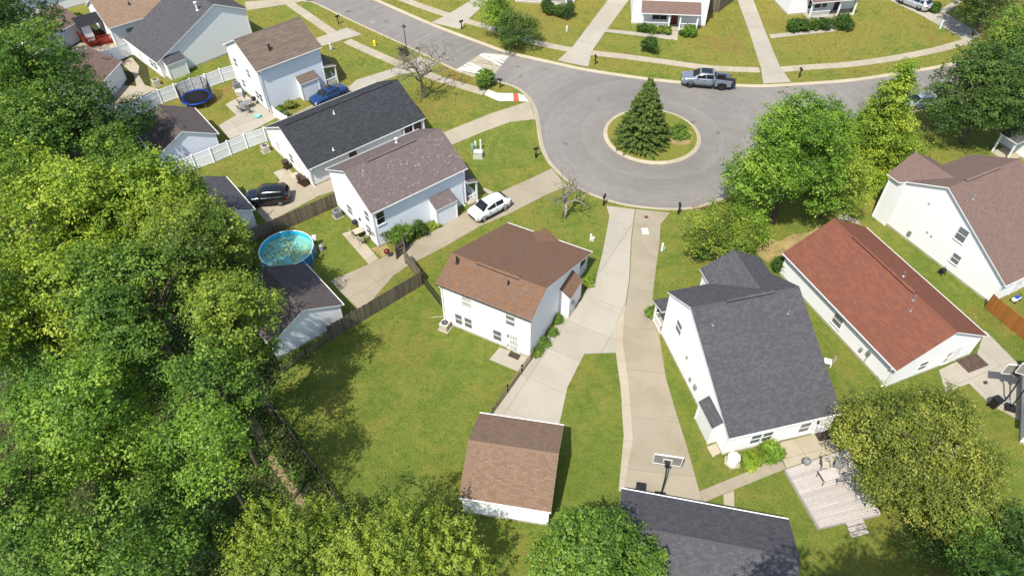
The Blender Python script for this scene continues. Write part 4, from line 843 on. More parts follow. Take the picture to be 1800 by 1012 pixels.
PAL = {  # dark, mid, light leaf colours
    'lime': ((.085, .155, .014), (.205, .315, .024), (.410, .485, .050)), 'olive': ((.070, .122, .014), (.155, .230, .022), (.305, .370, .045)), 'green': ((.050, .112, .014), (.108, .200, .022), (.215, .320, .042)),
    'deep': ((.038, .082, .014), (.074, .138, .022), (.145, .215, .042)), 'bright': ((.068, .145, .014), (.150, .270, .022), (.275, .400, .046)), 'autumn': ((.080, .118, .018), (.190, .230, .030), (.360, .360, .060)), 'shrub': ((.032, .074, .012), (.060, .125, .018), (.115, .195, .030)), 'grey': ((.09, .125, .06), (.15, .19, .09), (.23, .27, .13))}
def crown_points(rng, R, Rz, zc, nl, lr, dens, per, shape, sig, lo):
    """leaf positions, normals and tint, crown centre on the z axis"""
    C = []; N = []; T = []
    for k in range(nl):
        for _ in range(30):
            d = rng.normal(size=3); d /= np.linalg.norm(d)
            if d[2] > lo: break
        f = rng.uniform(.42, .92) if k else 0
        p = d * f
        if shape == 'cone': zz = -.95 + 1.85 * ((k + .5) / nl) ** 1.15; wd = max(.05, (1 - (zz + 1) / 2) ** .8); an = k * 2.4 + rng.uniform(-.3, .3); q = wd * rng.uniform(.45, .85); p = np.array([math.cos(an) * q, math.sin(an) * q, zz])
        lc = np.array([p[0] * R, p[1] * R, zc + p[2] * Rz]); r = lr * R * rng.uniform(.75, 1.2) * (1 if shape != 'cone' else (.42 + .70 * (1 - (p[2] + 1) / 2)))
        m = max(6, int(dens * 12.57 * r * r)); dd = rng.normal(size=(m, 3)); dd /= np.linalg.norm(dd, axis=1, keepdims=True)
        outw = lc - np.array([0, 0, zc - .3 * Rz]); on = np.linalg.norm(outw); outw = outw / on if on > .1 else np.array([0, 0, 1.])
        keep = (dd @ outw > -.55) | (rng.random(m) < .25); dd = dd[keep]; m = len(dd)
        bumpy = 1 + .22 * np.sin(dd[:, 0] * 5 + k) * np.cos(dd[:, 1] * 6 + 2 * k) + .13 * rng.normal(size=m) + np.where(rng.random(m) < .07, .45 * rng.random(m), 0)
        cc = lc + dd * (r * bumpy)[:, None] * np.array([1, 1, .82])
        tl = rng.normal(0, .20); tc = tl + rng.normal(0, .16, m)
        cl = np.repeat(cc, per, 0); dn = np.repeat(dd, per, 0)
        off = rng.normal(size=(m * per, 3)) * sig * np.array([1, 1, .55])
        if shape == 'shoot':
            t = rng.random(m * per)[:, None]; ax = dd * .35 + np.array([0, 0, .75]) + rng.normal(0, .2, (m, 3)); off = off * np.array([.55, .55, .8]) + np.repeat(ax, per, 0) * (t * .9 - .1)
        C.append(cl + off); nn = dn * .55 + np.array([0, 0, .65]) + rng.normal(size=(m * per, 3)) * .42; N.append(nn); T.append(np.repeat(tc, per) + rng.normal(0, .12, m * per))
    return np.concatenate(C), np.concatenate(N), np.concatenate(T)
def tint(T, pal):
    a, b, c = [np.array(q) for q in PAL[pal]]; t = np.clip(T * 1.35 + .5, 0, 1)[:, None]
    return np.where(t < .5, a + (b - a) * t * 2, b + (c - b) * (t - .5) * 2)
def tree(xy, zc, R, Rz, label, pal='green', leaf=.20, nl=16, lr=.42, dens=2.6, per=15, shape='round', seed=0, sig=.22, bark='bark', name='tree', lo=-.45, group=None, cat='tree', trunk=None):
    rng = np.random.default_rng(seed + 11); rr = random.Random(seed); leaf *= .86; per = int(per * 1.22)
    root = empty(name, (*xy, 0), 0, label, cat, group)
    C, N, T = crown_points(rng, R, Rz, zc, nl, lr, dens, per, shape, sig, lo)
    ok = C[:, 2] > .12; C, N, T = C[ok], N[ok], T[ok]
    leaf_mesh('crown', C, N, leaf, tint(T, pal), rng, M['leaf'], root)
    mb = MB(); th = zc - .15 * Rz; r0 = trunk or max(.05, R * .055); lean = (rr.uniform(-.3, .3) * R * .2, rr.uniform(-.3, .3) * R * .2)
    mb.tube([(0, 0, -.05), (0, 0, .15), (lean[0] * .4, lean[1] * .4, th * .5), (lean[0], lean[1], th), (lean[0], lean[1], zc + Rz * .55)], [r0 * 1.5, r0 * 1.1, r0 * .85, r0 * .65, r0 * .15], 8)
    mb.build('trunk', M[bark], root, True)
    mb = MB()
    for k in range(max(5, nl)):
        an = k * 2.4 + rr.random(); e = rr.uniform(.0, .8); s = rr.uniform(.45, .92) * (.45 if shape == 'cone' else 1); z0 = th * rr.uniform(.62, 1.0)
        tip = (math.cos(an) * R * s, math.sin(an) * R * s, zc + Rz * e * .7 - .1 * R); mid = (tip[0] * .45, tip[1] * .45, (z0 + tip[2]) / 2 + .12 * R)
        mb.tube([(lean[0] * .8, lean[1] * .8, z0), mid, tip], [r0 * .42, r0 * .25, .012], 5, 0, False)
        for q in range(2): mb.tube([mid, (mid[0] + rr.uniform(-.4, .4) * R, mid[1] + rr.uniform(-.4, .4) * R, mid[2] + rr.uniform(.1, .5) * Rz)], [r0 * .2, .01], 4, 0, False)
    mb.build('limbs', M[bark], root, True)
    return root
# --- the wood at the left
W_ = 'trees of the wood at the left'
tree((-58.48, 76.35), 9.0, 6.0, 6.0, 'deep green tree at the very top left corner', 'deep', .30, 18, .42, 1.7, 13, seed=1, group=W_)
tree((-47.10, 62.46), 9.5, 5.6, 5.8, 'deep green tree in front of the garage beside the red railed deck', 'green', .28, 20, .40, 1.9, 14, seed=2, group=W_)
tree((-40.56, 58.66), 7.0, 4.3, 4.6, 'dark rounded tree pressing against the dark brown garage', 'deep', .25, 18, .42, 2.3, 14, seed=3, group=W_)
tree((-44.37, 54.08), 8.0, 5.6, 5.2, 'green tree at the left edge above the yellowish crowns', 'green', .26, 18, .40, 2.2, 14, seed=4, group=W_)
tree((-32.81, 39.42), 10.5, 5.4, 5.5, 'yellow green maple at the left edge, brightest crown of the wood', 'lime', .25, 22, .36, 2.8, 15, seed=5, group=W_)
tree((-28.70, 42.66), 10.5, 4.3, 4.8, 'yellow green maple below the dark brown garage', 'lime', .24, 20, .38, 2.8, 15, seed=6, group=W_)
tree((-22.59, 36.94), 10.5, 3.7, 4.8, 'olive green maple reaching towards the blue pool', 'olive', .23, 20, .38, 2.9, 15, seed=7, group=W_)
tree((-31.14, 30.03), 11.0, 4.6, 5.5, 'yellow green tree at the left edge halfway down the picture', 'lime', .24, 20, .36, 2.8, 15, seed=8, group=W_)
tree((-24.21, 31.12), 10.5, 4.3, 5.2, 'mid green maple in the thick of the wood', 'green', .23, 22, .36, 2.9, 15, seed=9, group=W_)
tree((-18.09, 29.71), 10.5, 3.1, 4.6, 'olive green tree overhanging the black roofed garage by the pool', 'olive', .22, 18, .38, 3.0, 15, seed=10, group=W_)
tree((-18.21, 25.51), 10.5, 2.7, 4.4, 'shaded green tree at the edge of the wood by the open picket fence', 'green', .21, 14, .40, 3.0, 15, seed=27, group=W_)
tree((-24.92, 22.70), 10.0, 4.0, 5.0, 'tall green tree with pale leaves in the lower left wood', 'bright', .22, 20, .34, 3.0, 15, seed=11, group=W_)
tree((-16.58, 20.26), 10.5, 2.5, 4.2, 'slender light green tree beside the dirt track', 'bright', .20, 14, .38, 3.2, 14, seed=12, group=W_)
tree((-27.24, 18.26), 10.0, 3.6, 4.4, 'green tree at the left edge near the bottom corner', 'green', .22, 16, .36, 3.0, 15, seed=13, group=W_)
tree((-20.69, 15.77), 8.0, 3.0, 3.8, 'light green tree at the bottom edge of the wood', 'green', .20, 13, .38, 3.0, 15, seed=14, group=W_)
tree((-24.90, 15.09), 9.0, 2.6, 3.4, 'dappled green tree in the bottom left corner', 'green', .20, 13, .38, 3.0, 15, seed=15, group=W_)
tree((-29.59, 49.24), 5.0, 1.6, 2.6, 'grey green tree leaning over the dark garage roof by the black car', 'grey', .18, 12, .40, 2.8, 14, seed=16, group=W_)
tree((-23.37, 21.28), 5.5, 2.8, 3.4, 'shaded tree between the tall pale leaved tree and the slender one', 'green', .20, 14, .40, 2.8, 14, seed=28, group=W_)
tree((-31.81, 29.09), 6.5, 3.2, 3.8, 'shaded green tree near the left edge below the yellow green crowns', 'green', .21, 14, .40, 2.8, 14, seed=29, group=W_)
tree((-19.34, 19.02), 4.0, 2.4, 2.8, 'dark low tree in the bottom of the wood left of the spiky trees', 'deep', .20, 12, .42, 2.8, 14, seed=60, group=W_)
for i, (p, r, l) in enumerate((((-23.34, 22.10), 2.2, 'low dark thicket in the shade of the lower wood'), ((-18.69, 22.05), 1.6, 'low dark bush by the dirt track'), ((-29.02, 31.45), 2.2, 'low dark undergrowth below the tall pale leaved tree'), ((-37.45, 32.62), 2.4, 'dim undergrowth at the left edge of the wood'), ((-20.80, 31.88), 1.5, 'dim bush beside the top of the dirt track'), ((-24.12, 28.36), 1.6, 'dim bush behind the slender light green tree'))):
    tree(p, r * .55, r, r * .8, l, 'deep', .18, 10, .45, 2.6, 13, seed=40 + i, name='bush', cat='bush', trunk=.04)
# --- bottom edge
tree((-12.70, 16.78), 4.6, 3.3, 3.2, 'spiky light green tree at the bottom edge right of the dirt track', 'olive', .165, 22, .34, 4.2, 18, 'shoot', 17, .15)
tree((-6.23, 16.63), 4.8, 3.9, 3.5, 'broad spiky light green tree at the bottom edge beside the brown garage', 'olive', .165, 24, .34, 4.2, 18, 'shoot', 18, .15)
tree((4.58, 16.27), 4.6, 3.4, 3.6, 'round dense bright green tree at the bottom edge between the two garages', 'green', .20, 26, .34, 5.0, 17, 'round', 19, .17)
tree((26.62, 23.71), 4.3, 4.7, 4.0, 'broad yellowing tree overhanging the bleached deck', 'autumn', .17, 34, .29, 5.4, 17, 'round', 20, .20, 'palebark')
tree((26.23, 15.61), 4.5, 2.6, 3.0, 'green tree in the bottom right corner', 'green', .20, 14, .40, 3.4, 15, seed=21)
tree((27.89, 18.79), 2.2, 2.6, 2.0, 'shaded dark green bush in the bottom right', 'deep', .18, 12, .42, 3.2, 14, seed=22, name='bush', cat='bush')
tree((30.54, 17.65), 3.5, 2.6, 2.8, 'shaded dark green tree at the right edge near the bottom', 'deep', .19, 12, .42, 3.2, 14, seed=23)
# --- trees behind the viewer's lower frame edge whose shade falls into the picture
tree((12.2, 4.6), 18.5, 4.2, 5.6, 'shade tree standing just below the picture, right of the grey garage', 'green', .26, 16, .42, 2.0, 12, seed=24)
tree((22.6, 4.9), 18.5, 4.3, 5.6, 'shade tree standing just below the picture, towards the right corner', 'green', .26, 16, .42, 2.0, 12, seed=25)
tree((17.4, 4.7), 18.5, 4.3, 5.6, 'shade tree standing just below the picture, between the two other shade trees', 'green', .26, 16, .42, 2.0, 12, seed=26)
# --- round the turning circle
tree((25.10, 51.10), 6.8, 4.5, 6.8, 'large bright green maple beside the turning circle', 'bright', .23, 34, .34, 3.8, 16, seed=30)
tree((30.01, 51.81), 4.6, 3.6, 4.2, 'light green tree behind the red roofed ranch, right of the large maple', 'olive', .21, 18, .36, 3.2, 15, seed=31)
tree((36.55, 58.87), 6.2, 3.9, 6.4, 'cone shaped olive tree right of the large maple', 'lime', .21, 70, .30, 4.4, 16, 'cone', 32)
tree((38.76, 58.64), 3.0, 3.2, 2.2, 'low spreading yellow green tree under the cone shaped tree', 'lime', .21, 14, .36, 2.6, 14, seed=33)
tree((49.13, 63.74), 5.6, 4.9, 5.2, 'large dusky round tree in front of the parked silver car', 'deep', .24, 28, .34, 3.0, 16, seed=34)
tree((58.31, 74.03), 5.2, 4.6, 4.8, 'green tree at the right edge above the large dusky tree', 'green', .24, 18, .38, 2.6, 14, seed=35)
tree((61.40, 88.06), 4.6, 4.2, 4.0, 'dark round tree at the top right beside the silver estate car', 'deep', .25, 18, .40, 2.4, 14, seed=36)
tree((18.73, 46.63), 2.6, 2.9, 2.4, 'small yellow green tree in front of the grey roofed house', 'olive', .19, 20, .36, 3.6, 16, seed=37)
tree((21.36, 48.34), 2.2, 2.0, 1.9, 'low leafy tree filling the gap under the large maple', 'bright', .19, 12, .40, 3.4, 15, seed=38)
tree((-1.72, 89.70), 3.0, 2.5, 2.9, 'light green young tree by the far pavement', 'bright', .21, 14, .40, 3.0, 14, seed=39)
tree((0.70, 85.81), 2.1, 2.5, 2.3, 'dark bushy tree at the far kerb beside the speed table', 'deep', .20, 16, .40, 3.4, 15, seed=50)
# --- spruce on the island
def spruce(xy, h, R, label, seed):
    rng = np.random.default_rng(seed); root = empty('spruce_tree', (*xy, 0), 0, label, 'tree'); C = []; N = []; T = []; mb = MB()
    mb.tube([(0, 0, 0), (0, 0, h * .5), (0, 0, h * .98)], [.2, .12, .015], 8); mb.build('trunk', M['bark'], root, True); bm_ = MB(); z = .35
    while z < h - .15:
        rad = R * (1 - z / h) ** .82 * rng.uniform(.9, 1.08) + .12; nb = max(8, int(34 * (rad / R) ** .6) + 6)
        for k in range(nb):
            an = rng.uniform(0, 6.283); L = rad * rng.uniform(.6, 1.15); dr = -.22 * L + .10 * L * rng.random(); n = int(L * 62) + 16; s = np.sqrt(rng.random(n)); s = .12 + .88 * s
            zz = z + dr * s * 1.2 + .20 * L * s ** 3; lat = rng.normal(0, .07, n) * (.4 + L * .75 * (1.1 - s)); d = np.array([math.cos(an), math.sin(an)]); pn = np.array([-d[1], d[0]])
            P = np.stack([d[0] * L * s + pn[0] * lat, d[1] * L * s + pn[1] * lat, zz + rng.normal(0, .05, n) - .25 * np.abs(lat)], 1); C.append(P)
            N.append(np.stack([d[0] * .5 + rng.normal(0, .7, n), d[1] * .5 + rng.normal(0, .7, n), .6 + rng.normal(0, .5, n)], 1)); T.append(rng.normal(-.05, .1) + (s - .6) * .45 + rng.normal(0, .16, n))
            if k % 3 == 0: bm_.tube([(0, 0, z), (d[0] * L * .8, d[1] * L * .8, z + dr * .8)], [.03, .008], 4, 0, False)
        z += .17 + .10 * (1 - z / h)
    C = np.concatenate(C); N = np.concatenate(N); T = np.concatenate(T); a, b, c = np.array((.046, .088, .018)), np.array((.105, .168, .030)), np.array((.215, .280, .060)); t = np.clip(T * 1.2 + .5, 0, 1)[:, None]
    ok = C[:, 2] > .05
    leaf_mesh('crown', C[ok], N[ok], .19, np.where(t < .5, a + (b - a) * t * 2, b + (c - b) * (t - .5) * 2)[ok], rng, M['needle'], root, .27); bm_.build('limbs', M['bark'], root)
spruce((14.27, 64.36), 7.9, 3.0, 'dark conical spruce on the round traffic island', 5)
# --- leafless trees
def bare_tree(xy, h, label, bark, seed, spread=.6, levels=4, green=0):
    rr = random.Random(seed); root = empty('bare_tree', (*xy, 0), 0, label, 'tree'); tr = MB(); br = MB(); tw = MB(); tips = []
    def grow(p, d, L, r, lv):
        mid = p + d * L * .5 + Vector((rr.uniform(-1, 1), rr.uniform(-1, 1), rr.uniform(-.3, .6))) * L * .07; q = p + d * L
        (tr if lv == levels else br if lv > 1 else tw).tube([p, mid, q], [r, r * .82, r * .62], 6 if lv > 2 else 4 if lv > 1 else 3, 0, False)
        if lv == 0: tips.append(q); return
        for k in range(rr.choice((3, 3, 4)) if lv < levels else 5):
            v = Vector((rr.uniform(-1, 1), rr.uniform(-1, 1), rr.uniform(-.25, .55))).normalized(); nd = (d * .75 + v * spread).normalized(); st = p.lerp(q, rr.uniform(.5, 1.0)) if lv < levels else p.lerp(q, rr.uniform(.75, 1.0))
            grow(st, nd, L * rr.uniform(.55, .82), max(.014, r * .56), lv - 1)
    grow(Vector((0, 0, -.05)), Vector((rr.uniform(-.08, .08), rr.uniform(-.08, .08), 1)).normalized(), h * .30, h * .022, levels)
    tr.build('trunk', M[bark], root, True); br.build('limbs', M[bark], root, True); tw.build('twigs', M['twig'], root)['kind'] = 'stuff'
    if green:
        rng = np.random.default_rng(seed); P = np.array([tuple(t) for t in tips]); P = P[P[:, 2] < np.median(P[:, 2]) * 1.1]; P = np.repeat(P[rng.random(len(P)) < green], 4, 0) + rng.normal(0, .12, (int((rng.random(1) * 0).sum()) + 0 or 1, 3)) if len(P) else P
        P = P + rng.normal(0, .14, P.shape); leaf_mesh('leaves', P, rng.normal(size=P.shape) + np.array([0, 0, .6]), .15, tint(rng.normal(0, .2, len(P)), 'grey'), rng, M['leaf'], root)
bare_tree((-10.24, 74.05), 10.0, 'large leafless grey tree in front of the charcoal roofed ranch', 'twig', 7, .85, 5, .35)
bare_tree((5.21, 52.09), 7.6, 'small leafless pale barked tree on the lawn beside the turning circle', 'palebark', 12, .80, 4)
# --- shrubs
def shrub(xy, r, h, label, pal='shrub', seed=0, leaf=.12, group=None):
    rng = np.random.default_rng(seed + 200); root = empty('shrub', (*xy, 0), 0, label, 'shrub', group)
    r *= 1.08; C, N, T = crown_points(rng, r * .80, h * .44, h * .50, 10, .55, 22, 12, 'round', .07, -.7); ok = C[:, 2] > .02
    leaf_mesh('crown', C[ok], N[ok], leaf, tint(T[ok], pal), rng, M['leaf'], root); mb = MB()
    for k in range(4): mb.tube([(0, 0, -.02), (math.cos(k * 1.6) * r * .4, math.sin(k * 1.6) * r * .4, h * .55)], [.025, .01], 5, 0, False)
    mb.build('stems', M['bark'], root)
SH = [((852,150), 1.35, 1.9, 'large round yellow green shrub at the kerb beside the speed table', 'green'), ((1140,92), 1.25, 2.0, 'lone leafy shrub on the lawn before the red door house', 'shrub'),
    ((1128,56), .75, 1.15, 'leftmost clipped shrub before the porch of the red door house', 'shrub'), ((1143.5,57), .70, 1.0, 'second clipped shrub from the left before the red door house', 'olive'), ((1158,58), .65, 1.0, 'third clipped shrub from the left before the red door house', 'olive'), ((1172.5,59.5), .65, .95, 'clipped shrub just left of the red door steps', 'olive'),
    ((1199.5,61), .55, .8, 'small clipped shrub just right of the red door steps', 'shrub'), ((1212,63), 1.0, 1.5, 'looser shrub at the right end of the red door porch', 'bright'),
    ((962,25), 1.15, 2.0, 'left of the two tall clipped bushes by the pale railed porch', 'shrub'), ((993,30), 1.2, 2.0, 'right of the two tall clipped bushes by the pale railed porch', 'shrub'),
    ((1393,54), 1.05, 1.35, 'leftmost dark bush of the row before the brown porch roof', 'shrub'), ((1410,54), 1.0, 1.3, 'second dark bush of the row before the brown porch roof', 'shrub'), ((1431,51), .9, 1.3, 'third dark bush of the row before the brown porch roof', 'shrub'), ((1447,50), .9, 1.35, 'fourth dark bush of the row, just left of the garden path', 'shrub'), ((1478,48), 1.35, 1.4, 'wide dark bush right of the garden path before the brown porch', 'shrub'),
    ((1373,472), .85, 1.35, 'round dark bush at the front corner of the red roofed ranch', 'shrub'), ((1144,556), .55, 1.1, 'dark bush beside the side porch of the grey roofed house', 'green'), ((1355,800), .85, 1.2, 'bright green round bush under the rear windows of the grey roofed house', 'bright'), ((1319,812), .75, .55, 'low ferny plant beside the covered air conditioner', 'lime'),
    ((738,412), .85, 1.2, 'dense dark bush against the wall of the lichen roofed house', 'shrub'), ((708,425), 1.1, 2.0, 'tall green bush beside the plank gate', 'green'), ((680,420), 1.0, 2.4, 'straggly pale plant at the corner of the lichen roofed house', 'grey'), ((693,400), .8, 2.6, 'thin leafy plant climbing near the lichen roofed house', 'grey'),
    ((984,566), .42, .6, 'top shrub of the row in the mulch bed along the brown roofed house', 'green'), ((970,587), .42, .55, 'second shrub from the top in the mulch bed', 'green'), ((956,604), .45, .6, 'third shrub from the top in the mulch bed', 'green'), ((947,622), .45, .6, 'lowest shrub of the row in the mulch bed', 'green'), ((1035,497), .55, .8, 'bright green shrub at the porch corner of the brown roofed house', 'lime'),
    ((512,190), .7, .9, 'pale grassy clump left of the blue car', 'autumn'), ((495,197), .5, .8, 'dark green clump at the corner of the taupe roofed house', 'green'), ((502,207), .45, .9, 'white flowered bush by the low vinyl fence', 'grey'), ((1312,450), .8, .9, 'low dark shrub left of the small yellow green tree', 'deep'), ((1232,452), .7, .8, 'low dark shrub at the edge of the dry lawn by the weathered driveway', 'deep'),
    ((1642,20), 1.0, 1.0, 'low shrub behind the silver estate car', 'green'), ((1190,238), 1.2, .7, 'low green plants in the bed on the traffic island', 'green'), ((346,268), .6, 1.4, 'dark shrub between the brown garage wall and the white fence', 'deep'), ((765,398), .5, .5, 'small low shrub by the bump out of the lichen roofed house', 'lime'), ((588,148), .4, .4, 'brown potted plants by the blue car', 'autumn'), ((140,40), .9, 1.3, 'small shrub beside the gazebo', 'deep')]
SHW = [(-3.06, 76.73), (17.90, 84.40), (17.77, 89.97), (18.93, 89.78), (20.01, 89.60), (21.07, 89.33), (23.07, 89.05), (23.96, 88.72), (5.32, 95.43), (7.72, 94.51), (37.99, 89.85), (39.28, 89.83), (41.01, 90.27), (42.28, 90.41), (44.75, 90.68), (24.28, 44.84), (11.74, 39.29), (18.44, 25.97), (16.84, 25.44), (-8.71, 49.92), (-10.24, 48.91), (-11.79, 49.33), (-11.26, 50.93), (3.99, 38.76), (3.26, 37.46), (2.56, 36.44), (2.11, 35.38), (6.81, 43.31), (-25.58, 72.12), (-26.53, 71.30), (-25.81, 70.10), (21.54, 46.51), (17.35, 46.42), (59.20, 95.09), (18.43, 65.80), (-34.02, 63.51), (-7.33, 51.04), (-21.39, 77.35), (-59.52, 94.29)]
for i, (q, xy) in enumerate(zip(SH, SHW)): shrub(xy, q[1], q[2], q[3], q[4], i)
for i, (xy, r) in enumerate((((-14.20, 84.32), .85), ((-13.46, 84.60), .6))):
    rng = np.random.default_rng(i); root = empty('shrub', (*xy, 0), 0, ('large' if i == 0 else 'small') + ' brown withered bush beside the street lamp', 'shrub'); C, N, T = crown_points(rng, r, r * .8, r * .8, 7, .5, 6, 10, 'round', .08, -.6)
    leaf_mesh('crown', C, N, .12, np.tile(np.array((.085, .062, .055)), (len(C), 1)) * (1 + .3 * T[:, None]), rng, M['leaf'], root); MB().tube([(0, 0, 0), (0, 0, r)], [.04, .01], 5).build('stems', M['bark'], root)
# grass tufts: real blades over the lawns that lie open to view
def inside(P, poly):
    x, y = P[:, 0], P[:, 1]; r = np.zeros(len(P), bool); q = np.array([tuple(p)[:2] for p in poly])
    ok = (x > q[:, 0].min()) & (x < q[:, 0].max()) & (y > q[:, 1].min()) & (y < q[:, 1].max())
    if not ok.any(): return r
    X, Y = x[ok], y[ok]; c = np.zeros(len(X), bool); j = len(q) - 1
    for i in range(len(q)):
        (xi, yi), (xj, yj) = q[i], q[j]
        if yi != yj: c ^= ((yi > Y) != (yj > Y)) & (X < (xj - xi) * (Y - yi) / (yj - yi) + xi)
        j = i
    r[ok] = c; return r
def tufts():
    rng = np.random.default_rng(77); Z = []; S = []
    for (x0, y0, x1, y1), d, sz in (((-14, 17, 42, 50), 24, .13), ((-34, 50, 52, 76), 11, .17), ((-52, 76, 66, 102), 6, .22)):
        n = int((x1 - x0) * (y1 - y0) * d); Z.append(np.stack([rng.uniform(x0, x1, n), rng.uniform(y0, y1, n), np.full(n, .02)], 1)); S.append(np.full(n, sz))
    P = np.concatenate(Z); S = np.concatenate(S); bad = inside(P, road_outline)
    for q in PAVED: bad |= inside(P, q)
    P, S = P[~bad], S[~bad]; n = len(P); patch = np.sin(P[:, 0] * .7 + 1.3 * np.sin(P[:, 1] * .31)) * np.sin(P[:, 1] * .53 + np.sin(P[:, 0] * .23)) + rng.normal(0, .55, n) + (P[:, 1] - 50) * .012
    g, l, st = np.array((.075, .130, .016)), np.array((.230, .300, .044)), np.array((.350, .290, .085)); t = rng.random(n)[:, None]; col = g + (l - g) * t; k = np.clip(patch * .6, 0, 1)[:, None] * rng.random(n)[:, None]; col = col * (1 - k) + st * k
    P[:, 2] += S * .18; o = leaf_mesh('grass_tufts', P, np.stack([rng.normal(0, .8, n), rng.normal(0, .8, n), np.ones(n)], 1), S, col, rng, M['leaf'], None, .38); o['kind'] = 'stuff'; o['label'] = 'uneven grass tufts standing up from the lawns'
tufts()
# undergrowth on the forest floor
def undergrowth():
    rng = np.random.default_rng(9); n = 4200; C = []; N = []; T = []
    px = rng.uniform(-38, -9, n); py = rng.uniform(12, 50, n); ok = (px < -13.2 - (py - 24) * .32) & (px > -40) & ~((np.abs(px + 12.5 + (py - 24) * .30) < 1.2)); px, py = px[ok], py[ok]
    for x, y in zip(px, py):
        k = rng.integers(8, 22); r = rng.uniform(.3, .8); h = rng.uniform(.2, 1.1); C.append(np.stack([x + rng.normal(0, r, k), y + rng.normal(0, r, k), rng.uniform(.05, h, k)], 1)); N.append(rng.normal(0, .4, (k, 3)) + np.array([0, 0, 1.])); T.append(np.full(k, rng.normal(-.05, .25)) + rng.normal(0, .12, k))
    C = np.concatenate(C); o = leaf_mesh('undergrowth', C, np.concatenate(N), .17, tint(np.concatenate(T), 'green'), rng, M['leaf'], None); o['kind'] = 'stuff'; o['label'] = 'low leafy undergrowth covering the floor of the left wood'
undergrowth()
# fallen leaves
def litter(name, boxes, n, seed, cols, z=.02, size=.06):
    rng = np.random.default_rng(seed); P = []
    for (x0, y0, x1, y1), k in boxes: P.append(np.stack([rng.uniform(x0, x1, k), rng.uniform(y0, y1, k), np.full(k, z)], 1))
    P = np.concatenate(P); c = np.array(cols)[rng.integers(0, len(cols), len(P))]; root = None
    o = leaf_mesh(name, P, np.stack([rng.normal(0, .25, len(P)), rng.normal(0, .25, len(P)), np.ones(len(P))], 1), size, c, rng, M['leaf'], None); o['kind'] = 'stuff'; o['label'] = 'yellow and brown fallen leaves scattered over the lawns'
litter('fallen_leaves', [((-15, 22, 2, 40), 450), ((-14, 18, -2, 30), 300), ((14, 18, 32, 30), 1400), ((4, 24, 12, 40), 150), ((-20, 44, -8, 56), 250), ((8, 40, 30, 60), 300)], 0, 4, [(.45, .38, .06), (.38, .25, .05), (.5, .46, .2), (.3, .17, .05)])

